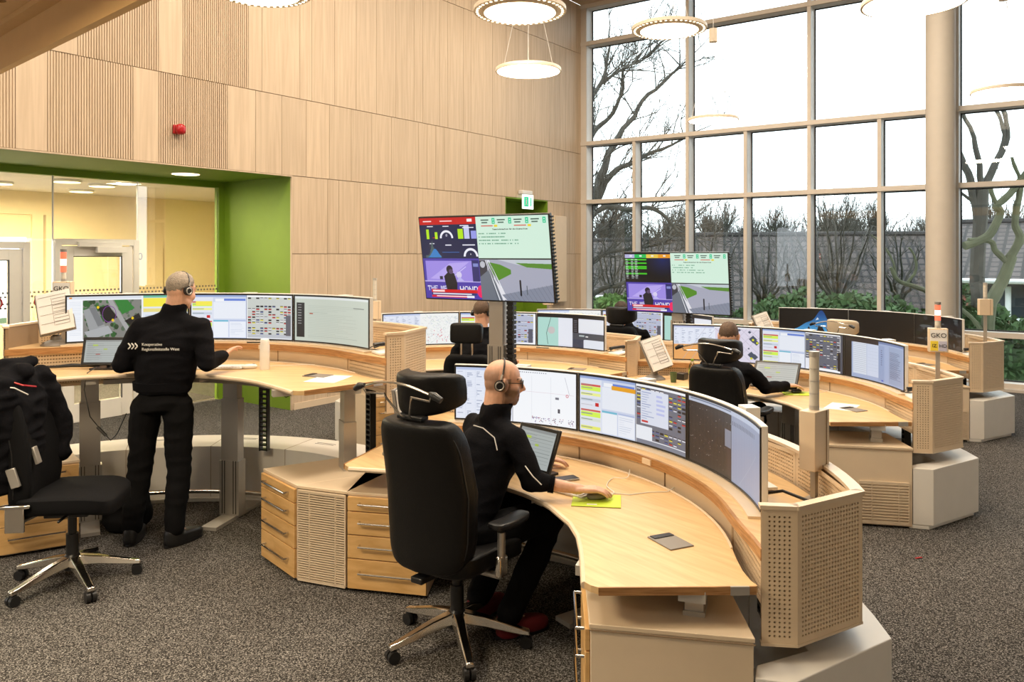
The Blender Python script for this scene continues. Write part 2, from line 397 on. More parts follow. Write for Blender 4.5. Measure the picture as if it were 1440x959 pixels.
def sc_A1():
    r = random.Random(1); c = Cv(520, 220, W1); sheet_list(c, 0, .46, r); c.rect(.46, 0, .463, 1, (.3, .3, .35))
    for x in (.62, .78): c.rect(x, .1, x+.002, .95, (.82, .84, .88))
    c.rect(.47, .40, .98, .404, (.85, .75, .8)); c.line(.90, .08, .94, .4, .002, (.75, .75, .8)); c.ring(.92, .42, .008, .012, (.8, .2, .3))
    for i in range(14): c.rect(.50+i*.018, .03, .508+i*.018, .045, (.35, .38, .45))
    c.rect(.48, .02, .492, .05, (.9, .55, .2))
    for i in range(70):
        x = .62+.36*r.random(); y = .86+.12*abs(r.gauss(0, .4)); c.rect(x, y, x+.006, y+.015, r.choice([(.3, .3, .4), (.6, .3, .4), (.5, .45, .7)]))
    c.rect(.84, .68, .86, .76, (.3, .3, .35)); c.rect(.82, .47, .85, .51, (.45, .45, .5)); return c
def sc_A2():
    r = random.Random(2); c = Cv(520, 220, W1); dispatch(c, 0, .5, r); c.rect(.28, .12, .5, .19, (.93, .65, .12)); c.rect(.5, 0, .505, 1, (.2, .2, .22)); c.tiles(.51, .04, 1, .92, 11, 14, r, (.44, .45, .5))
    c.rect(.55, .08, .82, .66, (.88, .90, .96)); c.bars(.56, .12, .68, .6, 12, (.6, .65, .8), r, .25); c.bars(.70, .14, .8, .5, 5, (.75, .78, .95), r, .5)
    c.rect(.51, .70, .66, .98, (.93, .95, .98)); c.rect(.51, .93, 1, 1, (.50, .52, .58)); c.rect(.56, .6, .62, .63, (.8, .2, .2)); return c
def sc_A3():
    r = random.Random(3); c = Cv(520, 220, (.17, .15, .15)); c.rect(0, 0, 1, .07, (.78, .82, .90)); c.rect(.02, .015, .5, .03, (.45, .5, .6))
    for i in range(60): x = .5*r.random(); y = .12+.8*r.random(); c.rect(x, y, x+.006, y+.012, r.choice([(.8, .8, .8), (.6, .5, .5), (.45, .42, .4)]))
    for i in range(25): c.line(.5*r.random(), .1+.85*r.random(), .5*r.random(), .1+.85*r.random(), .001, (.22, .20, .20))
    c.rect(.42, .3, .5, .55, (.55, .57, .63)); c.rect(.44, .55, .5, .95, (.25, .20, .20)); c.rect(.5, .07, .505, 1, (.1, .1, .1)); c.rect(.505, .07, 1, 1, (.62, .66, .76))
    for i in range(16): c.rect(.52+i*.023, .14, .527+i*.023, .20, (.3, .34, .42))
    c.line(.6, 1, .9, .4, .003, (.68, .72, .80)); return c
def sc_B1():
    r = random.Random(4); c = Cv(520, 220, W1); c.rect(0, .0, .6, .06, (.88, .90, .94)); c.rect(.02, .015, .04, .045, (.95, .6, .1))
    for i in range(22): c.rect(.02, .12+i*.035, .11, .128+i*.035, (.85, .88, .93))
    A = Cv(360, 200, (.52, .52, .50))
    for i in range(120):
        x, y = r.random(), r.random(); A.disc(x, y, r.uniform(.01, .05), r.choice([(.20, .38, .20), (.28, .46, .27), (.35, .42, .34), (.62, .62, .60), (.18, .28, .18)]))
    A.poly([(.0, .25), (.2, .15), (.38, .7), (.12, .85)], (.62, .63, .64)); A.poly([(.1, .2), (.2, .17), (.35, .62), (.25, .68)], (.48, .49, .50))
    A.poly([(.25, .2), (.42, .12), (.58, .45), (.38, .6)], (.10, .10, .11)); A.poly([(.02, .8), (.42, .66), (.5, .85), (.1, 1)], (.68, .69, .70))
    A.line(.45, 0, .85, 1, .07, (.66, .66, .66)); A.poly([(.52, .0), (.75, .0), (.88, .22), (.66, .38)], (.20, .50, .22)); A.poly([(.70, .55), (.95, .35), (1, .5), (.82, .7)], (.12, .12, .13))
    A.poly([(.78, .75), (.9, .66), (1, .9), (1, 1), (.9, 1)], (.30, .52, .25)); A.ring(.44, .36, .11, .12, (.5, .25, .6))
    for x, y in ((.25, .18), (.5, .52), (.84, .48)): A.disc(x, y, .022, (.95, .8, .1))
    y0, y1, x0, x1 = int(.09*220), int(.97*220), int(.125*520), int(.60*520)
    A2 = A.a[np.linspace(0, 199, y1-y0).astype(int)][:, np.linspace(0, 359, x1-x0).astype(int)]; c.a[y0:y1, x0:x1] = A2
    c.rect(.61, 0, 1, 1, (.90, .93, .96)); c.rect(.615, .0, 1, .05, (.45, .75, .65)); c.rect(.615, .06, 1, .26, (.98, .93, .30)); c.rect(.615, .3, 1, .38, (.93, .88, .55))
    c.bars(.63, .45, .98, .95, 12, (.75, .8, .88), r, .3); return c
def sc_B2():
    r = random.Random(5); c = Cv(520, 220, W1); dispatch(c, 0, .52, r); c.rect(.04, .14, .19, .24, (.98, .93, .35)); c.rect(.52, 0, .524, 1, (.4, .4, .45))
    c.tiles(.53, .04, .99, .92, 11, 14, r, (.80, .82, .80)); c.rect(.53, .9, .99, .98, (.75, .77, .8)); c.rect(.93, .45, .985, .92, (.38, .38, .42)); return c
def sc_B3():
    r = random.Random(6); c = Cv(520, 220, (.80, .83, .78)); c.rect(0, 0, 1, .05, (.90, .92, .92)); c.rect(.02, .14, .11, .92, (.08, .08, .08))
    for i in range(8): c.rect(.035, .18+i*.06, .075, .20+i*.06, (.6, .6, .6))
    for i in range(20): c.rect(.15, .2+i*.038, .15+.8*r.uniform(.3, .95), .205+i*.038, (.68, .71, .67))
    c.rect(.17, .37, .21, .39, (.7, .3, .2)); c.rect(.75, .2, .92, .22, (.5, .52, .5)); return c
def sc_C1():
    r = random.Random(7); c = Cv(420, 180, W1); sheet_list(c, 0, .5, r); c.rect(0, .4, .5, .47, (.65, .88, .86)); c.rect(.5, 0, 1, 1, (.96, .97, .96))
    for i in range(260): x = .52+.46*r.random(); y = .08+.88*r.random(); c.line(x, y, x+r.uniform(-.03, .03), y+r.uniform(-.06, .06), .002, r.choice([(.80, .86, .80), (.86, .84, .86), (.78, .82, .88)]))
    for i in range(25): c.disc(.6+.36*r.random(), .5+.45*r.random(), .006, (.85, .4, .5))
    return c
def sc_C2():
    r = random.Random(8); c = Cv(420, 180, W1); dispatch(c, 0, .5, r); c.tiles(.5, .03, .97, .95, 11, 13, r, (.72, .75, .84)); c.rect(.9, .5, .96, .95, (.35, .36, .42)); return c
def sc_C3():
    r = random.Random(9); c = Cv(420, 180, (.90, .91, .96)); c.rect(0, 0, 1, .09, (.05, .05, .06)); c.rect(0, .09, .29, 1, (.70, .88, .84)); c.line(.18, .1, .12, .6, .004, (.2, .3, .3)); c.line(.12, .6, .14, .95, .004, (.2, .3, .3))
    c.disc(.19, .5, .05, (.80, .78, .78)); c.rect(.29, .09, .5, .95, (.93, .94, .98)); c.rect(.5, .09, .59, 1, (.08, .08, .1)); c.rect(.59, .12, 1, .50, (.93, .94, .97)); c.rect(.5, .54, 1, .75, (.28, .30, .34)); c.rect(.68, .74, 1, 1, (.90, .93, .97))
    for i in range(7): c.rect(.52, .15+i*.055, .57, .17+i*.055, (.45, .45, .5))
    c.rect(.5, .75, .67, 1, (.22, .26, .34)); c.rect(.60, .60, .68, .65, (.7, .75, .75)); c.rect(.7, .62, .74, .66, (.9, .9, .9)); return c
def sc_D1():
    r = random.Random(10); c = Cv(520, 220, W1); sheet_list(c, 0, .48, r); c.rect(0, .55, .48, 1, (.93, .67, .40)); c.rect(.48, 0, 1, 1, (.87, .85, .92))
    for k in range(7): c.line(.46+k*.1, 0, .9+k*.1, 1, .002, (.70, .68, .76)); c.line(1.1-k*.12, 0, .5-k*.1+.2, 1, .002, (.72, .70, .78))
    for x, y, w in ((.66, .33, .045), (.62, .42, .03), (.74, .52, .03), (.92, .32, .05), (.96, .42, .035), (.90, .78, .045), (.94, .83, .04), (.87, .60, .012), (.88, .12, .02), (.76, .07, .02)):
        c.poly([(x-w, y), (x, y-w*2.2), (x+w, y), (x, y+w*2.2)], (.28, .32, .40))
    for x, y in ((.65, .40), (.73, .56), (.92, .34), (.97, .42), (.90, .88)): c.disc(x, y, .014, (.85, .85, .15))
    c.rect(0, 0, .48, .03, (.7, .72, .85)); c.rect(.47, .0, 1, .04, (.93, .93, .96)); c.a[:, :int(.48*520)] = c.a[:, :int(.48*520)]; return c
def sc_D2():
    r = random.Random(11); c = Cv(520, 220, W1); dispatch(c, 0, .51, r); c.rect(.51, 0, .515, 1, (.25, .25, .3)); c.tiles(.52, .03, .96, .93, 10, 14, r, (.38, .40, .46)); c.rect(.93, .45, .965, .95, (.08, .08, .12))
    c.rect(.965, 0, 1, 1, (.30, .32, .38)); c.rect(.52, .70, .66, .98, (.93, .94, .98)); return c
def sc_D3():
    r = random.Random(12); c = Cv(520, 220, (.66, .72, .86)); c.rect(0, 0, .5, .10, (.14, .10, .10)); c.rect(0, .1, .09, 1, (.03, .03, .04)); c.rect(.5, 0, 1, .05, (.45, .52, .70)); c.rect(.11, .1, .31, .9, (.88, .91, .96)); c.rect(.315, .1, .5, .9, (.84, .88, .96))
    for i in range(15): c.rect(.12, .13+i*.05, .30, .135+i*.05, (.5, .55, .65))
    for i in range(8): c.rect(.33, .2+i*.08, .49, .203+i*.08, (.72, .77, .86))
    c.rect(.5, .1, .60, .97, (.60, .67, .82)); c.rect(.68, .08, .97, .97, (.62, .68, .80)); c.bars(.70, .2, .93, .85, 26, (.38, .43, .55), r, .4, .6); c.bars(.54, .2, .57, .6, 8, (.35, .4, .55), r, .4, .6); c.rect(.55, .93, .58, .96, (.15, .25, .8)); return c
def sc_F1():
    c = Cv(420, 180, (.006, .006, .008)); g = np.clip((c.Y/180-.1)/.7, 0, 1)
    hump = (c.Y/180 > .80-.75*np.exp(-((c.X/420-.62)/.11)**2) - .28*np.exp(-((c.X/420-.42)/.13)**2)) & (c.X/420 < .78) & (c.X/420 > .22) & (c.Y/180 < .93)
    c.a[hump, 0] = (.03+.25*g)[hump]; c.a[hump, 1] = (.25+.35*g)[hump]; c.a[hump, 2] = (.50+.30*g)[hump]
    c.poly([(.56, .3), (.53, .42), (.58, .38), (.6, .45)], (.8, .85, .9)); c.poly([(.40, .84), (.43, .66), (.47, .86)], (.10, .07, .06)); c.poly([(.55, .86), (.57, .66), (.63, .68), (.67, .88)], (.10, .07, .05)); return c
def sc_F2():
    return Cv(64, 32, (.006, .006, .008))
def sc_F3():  # grey reflections on a dark screen, painted into its image
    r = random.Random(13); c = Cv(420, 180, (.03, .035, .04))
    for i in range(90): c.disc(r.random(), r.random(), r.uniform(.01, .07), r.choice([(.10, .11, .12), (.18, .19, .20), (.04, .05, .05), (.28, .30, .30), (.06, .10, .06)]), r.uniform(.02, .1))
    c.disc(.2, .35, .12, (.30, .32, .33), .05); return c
def tv_common(c, r):
    # top right: day information, bottom left: news studio, bottom right: gate camera
    c.rect(.46, .0, 1, .5, (.84, .95, .88))
    for k in range(4):
        x = .50+k*.125; c.rect(x, .035, x+.06, .05, (.25, .35, .30)); c.rect(x+.005, .065, x+.05, .08, (.35, .45, .40)); c.rect(x+.085, .02, x+.108, .09, (.20, .80, .58)); c.rect(x+.092, .035, x+.1, .05, (.9, 1, .95)); c.rect(x+.092, .065, x+.1, .078, (.9, 1, .95))
        if k % 2 == 0: c.rect(x+.1, .1, x+.125, .125, (.95, .85, .2)); c.rect(x, .105, x+.09, .118, (.85, .45, .4))
    c.text(.585, .145, 'Tagesinformation für die Disposition', 1 if c.w < 600 else 1, (.10, .16, .13), True)
    for i, w in enumerate((.22, .2, .30, .31)): 
        for q in range(int(w*110)):
            if r.random() < .75: c.rect(.475+q/110, .195+i*.04, .475+q/110+.006, .21+i*.04, (.25, .55, .42))
    c.rect(.46, .495, 1, .51, (.10, .12, .10)); c.rect(0, .5, .46, 1, (.30, .24, .66)); c.rect(.02, .53, .40, .78, (.62, .55, .90)); c.poly([(.05, .75), (.22, .56), (.38, .54), (.2, .76)], (.72, .66, .95)); c.line(.2, .77, .35, .6, .004, (.85, .82, 1))
    c.rect(.0, .775, .46, .79, (.72, .68, .92)); c.rect(.40, .52, .455, .78, (.16, .16, .42)); c.rect(.41, .56, .45, .6, (.5, .55, .8)); c.rect(.13, .72, .155, .76, (.08, .07, .2))
    c.text(.02, .84, 'THE ME', 4, (.93, .93, 1)); c.text(.29, .84, 'HAND', 5, (1, 1, 1))
    c.disc(.215, .635, .026, (.10, .07, .14), .05); c.poly([(.165, .72), (.2, .67), (.25, .68), (.27, .8), (.26, .98), (.19, .98)], (.04, .04, .10)); c.disc(.225, .66, .018, (.35, .27, .42), .03)
    c.disc(.29, .70, .022, (.85, .82, .95), .04); c.poly([(.27, .775), (.29, .72), (.33, .775)], (.75, .73, .95))
    c.rect(.05, .885, .43, .925, (.85, .08, .10)); c.rect(.05, .925, .42, .955, (.18, .22, .45)); c.rect(.06, .932, .38, .947, (.9, .9, .95)); c.rect(.05, .957, .39, .985, (.88, .10, .22)); c.rect(.09, .963, .34, .975, (1, .9, .9)); c.rect(.34, .955, .40, .985, (.95, .95, .98)); c.rect(.06, .893, .16, .915, (1, .9, .9))
    c.disc(.455, .90, .028, (.95, .15, .40), .075)
    c.rect(.46, .51, 1, 1, (.66, .67, .74)); c.poly([(.6, .51), (1, .51), (1, .62), (.75, .57)], (.78, .80, .84)); c.rect(.74, .52, 1, .56, (.75, .80, .82)); c.poly([(.74, .55), (1, .56), (1, .62), (.82, .60)], (.35, .55, .20))
    c.poly([(.53, .54), (.62, .57), (.70, .63), (.70, .68), (.60, .76), (.55, .66)], (.32, .55, .14))
    for i in range(160): x = .55+.13*r.random(); y = .57+.17*r.random(); 
    c.poly([(.46, .52), (.52, .52), (.52, .68), (.46, .72)], (.22, .22, .26)); c.disc(.485, .57, .02, (.75, .76, .8), .04)
    c.poly([(.46, .72), (.54, .62), (.62, 1), (.46, 1)], (.42, .45, .50))
    for k in range(3): c.line(.51+.012*k, .52, .60+.03*k, 1, .006, (.93, .94, .97)); c.line(.52+.012*k, .55, .585+.03*k, 1, .002, (.25, .27, .30))
    c.poly([(.56, .72), (.60, .80), (.67, .99), (.63, .99)], (.90, .90, .93)); c.poly([(.62, .93), (1, .80), (1, 1), (.66, 1)], (.52, .55, .62))
    for k in range(14): c.line(.62+k*.03, .93-.011*k, .66+k*.032, 1, .001, (.40, .43, .50))
    c.line(.763, .76, .763, .93, .011, (.08, .09, .12)); c.line(.81, .82, .81, .92, .005, (.35, .38, .42))
def sc_T1():
    r = random.Random(20); c = Cv(800, 450, (.10, .13, .28)); c.rect(0, 0, .46, .085, (.80, .09, .08)); c.rect(.03, .035, .1, .05, (1, .9, .9)); c.rect(.17, .035, .27, .05, (1, .85, .85)); c.rect(.39, .02, .43, .055, (1, .95, .95))
    for x, h, col in ((.05, .12, (.72, .92, .08)), (.12, .085, (.72, .92, .08)), (.31, .12, (.72, .92, .08)), (.36, .16, (.78, .80, .96)), (.415, .095, (.60, .62, .93))): c.rect(x, .26-h, x+(.022 if x < .3 else .042), .26, col)
    c.rect(.10, .24, .12, .25, (.85, .1, .1)); c.ring(.215, .25, .04, .055, (.96, .96, 1), True); c.text(.21, .2, '0', 2, (.95, .95, 1))
    for x, y, w in ((.06, .1, .05), (.19, .1, .05), (.33, .095, .07), (.35, .12, .09), (.07, .31, .04), (.2, .33, .05), (.34, .33, .1)): c.rect(x, y, x+w, y+.012, (.92, .92, .97))
    for x in range(46):
        u = x/46; h = .03+.17*math.exp(-((u-.45)/.14)**2)*(.7+.5*r.random()); c.rect(.03+.13*u, .49-h, .033+.13*u, .49, (.30, .38, .38)); c.rect(.03+.13*u, .49-.11*math.exp(-((u-.6)/.28)**2), .033+.13*u, .49, (.20, .50, .78))
    c.rect(.17, .42, .31, .426, (.25, .45, .75)); c.ring(.40, .475, .042, .058, (.96, .96, 1), True); c.rect(.398, .44, .403, .455, (1, 1, 1))
    tv_common(c, r); return c
def sc_T2():
    r = random.Random(21); c = Cv(800, 450, (.01, .01, .03)); g = np.clip(1-np.hypot((c.X/800-.38)/.2, (c.Y/450-.1)/.35), 0, 1)
    c.a[..., 2] += .35*g; c.a[..., 1] += .12*g
    for x0, x1, col in ((.0, .1, (.72, .72, .88)), (.1, .22, (.15, .75, .35)), (.22, .34, (.93, .80, .30)), (.34, .46, (.93, .62, .12))): c.rect(x0, .02, x1, .085, col); c.rect(x0+.05, .035, x0+.075, .06, (.95, .95, .95))
    for i in range(13):
        y = .1+i*.03; col = (.25, .80, .12) if i in (0, 2, 4, 5, 8) else (.02, .03, .06)
        c.rect(0, y, .22, y+.024, col)
        for x in (.005, .06, .1): c.rect(x, y+.005, x+.02+.01*r.random(), y+.016, (.85, .9, .9))
    c.rect(.0, .44, .46, .5, (.02, .02, .03)); tv_common(c, r); return c
def sc_tab():
    r = random.Random(22); c = Cv(240, 150, (.72, .75, .74)); c.rect(0, 0, 1, .08, (.60, .62, .62))
    for i in range(9): c.rect(.04, .14+i*.09, .96, .15+i*.09, (.55, .58, .57)); c.bars(.06, .16+i*.09, .5, .2+i*.09, 2, (.5, .52, .52), r, .3)
    c.rect(.2, .2, .34, .27, (.75, .85, .35)); c.rect(.5, .38, .6, .44, (.70, .80, .35)); c.rect(.3, .62, .42, .66, (.7, .3, .3)); return c
SM = {}
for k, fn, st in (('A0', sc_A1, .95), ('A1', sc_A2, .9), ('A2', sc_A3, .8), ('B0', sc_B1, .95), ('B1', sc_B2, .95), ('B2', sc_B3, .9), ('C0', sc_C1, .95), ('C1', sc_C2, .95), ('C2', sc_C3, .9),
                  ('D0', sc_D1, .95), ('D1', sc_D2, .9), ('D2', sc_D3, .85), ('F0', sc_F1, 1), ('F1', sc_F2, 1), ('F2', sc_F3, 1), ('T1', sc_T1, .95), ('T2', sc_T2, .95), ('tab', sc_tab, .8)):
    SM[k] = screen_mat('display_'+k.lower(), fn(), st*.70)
SM['E0'], SM['E1'], SM['E2'] = SM['C0'], SM['C1'], SM['C2']
# ------------------------------------------------------------------ setting: floor, ceiling, walls
UB = -16.0; SB = 13.5          # extents of the room along the two walls
def W4(u0, v0, u1, v1): return [on_wall(u0, v0, 0), on_wall(u1, v0, 0), on_wall(u1, v1, 0), on_wall(u0, v1, 0)]
tag(MB().prism([tuple(p[:2]) for p in W4(UB-.3, -6.2, UC+.5, SB+.3)], -.3, 0).build('floor', M['carpet']), kind='structure')
tag(MB().prism([tuple(p[:2]) for p in W4(-5.2, 0, UC+.4, SB+.3)], CEIL, CEIL+.3).build('ceiling', M['ceil']), kind='structure')
tag(MB().prism([tuple(p[:2]) for p in W4(UB-.3, 0, -5.3, SB+.3)], 5.4, 5.6).build('ceiling', M['plaster']), kind='structure')
# timber wall, local x = u, local y = into the wall
NB = (4.47, 5.78); NZ = 2.925; ND = 1.43
mb = MB()
def wbox(u0, u1, y0, y1, z0, z1, m=mb): m.box(((u0+u1)/2, (y0+y1)/2, (z0+z1)/2), (u1-u0, y1-y0, z1-z0))
wbox(UB, UC, .02, .3, NZ, CEIL); wbox(.0, NB[0], .02, .3, 0, NZ); wbox(NB[1], UC, .02, .3, 0, NZ)
wall_left = tag(mb.build('wall_left', M['core'], None, P0, AW), kind='structure')
rngw = random.Random(5)
def board_mesh(w, h, ribs):
    m = MB(); g = .003
    if not ribs: m.box((w/2, .011, h/2), (w-2*g, .022, h-.008))
    else:
        n = max(2, int(w/.026)); d = w/n
        m.box((w/2, .019, h/2), (w-2*g, .006, h-.008))
        for i in range(n): m.box((d*(i+.5), .008, h/2), (d*.60, .016, h-.008))
    return m.mesh('wall_panel')
bcache = {}
for (z0, z1) in ((0, 1.95), (1.95, 2.925), (2.925, 3.9), (3.9, 5.85), (5.85, CEIL)):
    u = -5.12 if z0 > 2.9 else 0.0
    rib_r = random.Random(int(z0*100)); bi = int(z0 > 3.5)
    while u < UC-.01:
        bi += 1; w = rib_r.choice([.19, .38, .38, .57]) if u > -1.3 else (.84 if bi % 2 else .28)
        w = min(w, UC-u)
        if UC-u-w < .12: w = UC-u
        if z1 <= NZ+.01:
            if NB[0]-.01 <= u < NB[1]-.01: u = NB[1]; continue
            if u < NB[0] < u+w: w = NB[0]-u
        zz0 = z0
        ribs = (u < -1.3 and bi % 2 == 1) or (-1.5 <= u < -.9 and rib_r.random() < .35 and z0 > 2.9)
        if z1 > 1.9 and z0 == 1.95 and False: pass
        k = (round(w, 3), z1-z0, ribs)
        if k not in bcache: bcache[k] = board_mesh(w, z1-z0, ribs)
        o = link('wall_panel', bcache[k], M['panel'], wall_left, (u, 0, zz0)); u += w
# niche with the glazed office front
mb = MB(); wbox(-.014, -.001, .022, ND, 0, NZ, mb); wbox(.0, .35, ND, ND+.12, 0, NZ, mb)
jamb = tag(mb.build('trim_1', M['green'], None, P0, AW), kind='structure')
mb = MB(); wbox(-9, -.001, .024, ND+.1, NZ-.014, NZ-.001, mb); wbox(-9, -.1, ND-.04, ND+.06, NZ-.09, NZ, mb); wbox(-.1, 0, ND-.04, ND+.06, 0, NZ, mb)
tag(mb.build('trim_2', M['green'], None, P0, AW), kind='structure')
mb = MB(); wbox(-9, .0, -.004, .024, NZ-.014, NZ, mb); wbox(-.014, .0, -.004, .022, 0, NZ-.014, mb)
tag(mb.build('trim_3', M['panel'], None, P0, AW), kind='structure')
# second niche
mb = MB(); wbox(NB[0]+.001, NB[0]+.02, 0.003, .9, 0, NZ, mb); wbox(NB[1]-.02, NB[1]-.001, 0.003, .9, 0, NZ, mb); wbox(NB[0], NB[1], 0.003, .9, NZ-.02, NZ-.001, mb); wbox(NB[0], NB[1], .55, .6, 0, NZ, mb)
tag(mb.build('trim_4', M['green'], None, P0, AW), kind='structure')
# baseboard of the timber wall
mb = MB(); wbox(.02, NB[0], -.012, 0, 0, .08, mb); tag(mb.build('baseboard_left', M['cream'], None, P0, AW), kind='structure')
# back and right walls (outside the frame)
mb = MB(); wbox(UB-.2, UB, -SB, .3, 0, 5.4, mb); tag(mb.build('wall_back', M['plaster'], None, P0, AW), kind='structure')
mb = MB(); wbox(UB, UC, -SB-.2, -SB, 0, CEIL, mb); tag(mb.build('wall_right', M['plaster'], None, P0, AW), kind='structure')
mb = MB(); wbox(UB, -9, 0, .3, 0, 5.4, mb); tag(mb.build('wall_left_back', M['plaster'], None, P0, AW), kind='structure')
mb = MB(); wbox(-5.3, -5.1, -SB, .3, 5.4, CEIL+.3, mb); tag(mb.build('trim_5', M['plaster'], None, P0, AW), kind='structure')
mb = MB(); wbox(-9, -5.2, .0, .3, NZ, 5.4, mb); tag(mb.build('trim_6', M['panel'], None, P0, AW), kind='structure')
# office behind the glazing
oy = 5.0
mb = MB(); wbox(-9, 2.6, ND+.1, 6.1, NZ-.02, NZ+.15, mb); tag(mb.build('ceiling_office', M['plaster'], None, P0, AW), kind='structure')
mb = MB(); wbox(-.7, 2.6, oy, oy+.2, 0, NZ, mb); wbox(2.5, 2.6, ND, oy, 0, NZ, mb); wbox(.35, 2.6, ND, ND+.1, 0, NZ, mb); wbox(-9, -.7, oy, oy+.2, 0, .9, mb); wbox(-9, -.7, oy, oy+.2, 2.55, NZ, mb); wbox(-9.1, -9, ND, oy, 0, NZ, mb)
for u in (-.7-.12, -2.3, -4.1, -6.0): wbox(u-.08, u+.08, oy, oy+.2, .9, 2.55, mb)
wbox(-2.1, -1.75, oy-.9, oy-.4, 0, NZ, mb)
tag(mb.build('wall_office', M['warmwall'], None, P0, AW), kind='structure')
mb = MB()
for u0, u1 in ((-2.2, -.9), (-4.0, -2.4), (-5.9, -4.2)): wbox(u0, u1, oy+.05, oy+.07, 2.2, 2.55, mb)
bl = tag(mb.build('trim_7', M['warmwall'], None, P0, AW), kind='structure')
gp = tag(thing('window_2', None, None, P0, AW), kind='structure')
mb = MB()
for u in (-3.45, -2.43, -2.2, -1.21): pass
for a, b_ in ((-.1, -1.205), (-1.215, -2.19), (-2.2, -3.4), (-3.41, -5.2), (-5.21, -9)):
    z0 = 2.12 if (a in (-1.215, -2.2)) else .02
    m2 = MB(); wbox(b_, a, ND-.006, ND+.006, z0, NZ-.09, m2); m2.build('pane', M['inglass'], gp)
m2 = MB(); wbox(-2.44, -2.2, ND-.006, ND+.006, .02, 2.1, m2); m2.build('pane', M['inglass'], gp)
for u in (-1.21, -2.195):
    m2 = MB(); wbox(u-.006, u+.006, ND-.01, ND+.01, 2.1 if u < -2 else .02, NZ-.09, m2); m2.build('glazing_bead', M['wpl'], gp)
dots = MB(); 
for i in range(190):
    for j in range(4):
        u = -.12-i*.045-(.022 if j % 2 else 0); z = 1.36+j*.045+(.03 if j > 1 else 0); 
        if u < -8.8: continue
        dots.box((u, ND-.009, z), (.022, .002, .022))
tag(dots.build('manifestation_dots', M['grey'], gp), kind='stuff')
def office_door(n, u0, u1, top, handle_u):
    d = tag(thing(n, None, None, P0, AW), kind='structure')
    f = MB(); 
    for a, b_, z0, z1 in ((u0, u0+.07, 0, top), (u1-.07, u1, 0, top), (u0+.07, u1-.07, top-.07, top)): wbox(a, b_, ND-.05, ND+.05, z0, z1, f)
    bev(f.build('door_frame', M['white'], d), .004)
    l = MB(); a0, a1 = u0+.08, u1-.08
    for a, b_, z0, z1 in ((a0, a0+.13, .01, top-.08), (a1-.13, a1, .01, top-.08), (a0+.13, a1-.13, top-.20, top-.08), (a0+.13, a1-.13, .01, .22)): wbox(a, b_, ND-.035, ND+.025, z0, z1, l)
    lf = bev(l.build('door_leaf', M['white'], d), .004)
    g = MB(); wbox(a0+.13, a1-.13, ND-.008, ND+.004, .22, top-.2, g); g.build('door_glass', M['inglass'], d)
    g = MB(); wbox(a0+.125, a1-.125, ND-.036, ND-.03, top-.205, top-.195, g); wbox(a1-.135, a1-.125, ND-.037, ND-.03, .22, top-.2, g); g.build('glazing_seal', M['gasket'], d)
    h = MB(); wbox(handle_u-.02, handle_u+.02, ND-.05, ND-.035, .92, 1.14, h); h.cyl((handle_u, ND-.04, 1.05), (handle_u, ND-.09, 1.05), .009); h.cyl((handle_u, ND-.09, 1.05), (handle_u-.12, ND-.09, 1.05), .009); h.build('door_handle', M['grey'], d)
    return d
d1 = office_door('door_1', -2.19, -1.21, 2.12, -1.33)
m2 = MB(); wbox(-1.95, -1.45, ND-.10, ND-.05, 2.03, 2.09, m2); wbox(-1.75, -1.40, ND-.12, ND-.06, 1.96, 2.03, m2); bev(m2.build('door_closer', M['white'], d1), .004)
office_door('door_2', -3.42, -2.45, 2.08, -2.56)
# wall door with number in the office
m2 = MB(); wbox(.25, 1.2, oy-.03, oy, 0, 2.08, m2); d3 = tag(m2.build('door_3', M['warmwall'], None, P0, AW), kind='structure')
def text(name, body, size, mat, parent, loc, rot, ext=.001, align='CENTER', bold=0):
    c = bpy.data.curves.new('t', 'FONT'); c.body = body; c.size = size; c.extrude = ext; c.align_x = align; c.align_y = 'CENTER'; c.offset = bold
    t = bpy.data.objects.new('t', c); COL.objects.link(t); bpy.context.view_layer.update()
    me = bpy.data.meshes.new_from_object(t.evaluated_get(bpy.context.evaluated_depsgraph_get())); bpy.data.objects.remove(t)
    me.materials.clear(); return link(name, me, mat, parent, loc, rot)
text('door_number', '1-0', .17, M['dark'], d3, (.72, oy-.032, 1.9), (PI/2, 0, 0))
for u, y, ll in ((-1.5, 2.6, 'round ceiling light behind the glazing, right above the white office door'), (-1.9, 3.6, 'small round ceiling light deep in the office, above the middle of the white door'), (-.9, 2.9, 'round office ceiling light seen just below the green soffit right of the door joint'), (-2.6, 2.7, 'round office ceiling light left of the glass joint beside the white door'), (-3.5, 3.6, 'round office ceiling light at the far left picture edge'), (-.6, 4.1, 'farthest round office ceiling light, over the numbered door')):
    l = tag(thing('ceiling_light', None, 'ceiling light', on_wall(u, -y, NZ-.02), AW, 'round office ceiling lights'), ll)
    MB().lathe([(.17, 0), (.17, -.03), (.16, -.035)], n=28).build('housing', M['wpl'], l); MB().lathe([(.001, -.037), (.155, -.037), (.155, -.035), (.001, -.035)], n=28).build('diffuser', M['lampw'], l)
l = tag(thing('niche_downlight', None, 'ceiling light', on_wall(-1.0, -.72, NZ), AW), 'round downlight in the green soffit above the glazed office front')
MB().lathe([(.17, .002), (.17, -.02), (.16, -.022)], n=32).build('housing', M['wpl'], l); MB().lathe([(.001, -.025), (.155, -.025), (.155, -.02), (.001, -.02)], n=32).build('diffuser', M['lampw'], l)
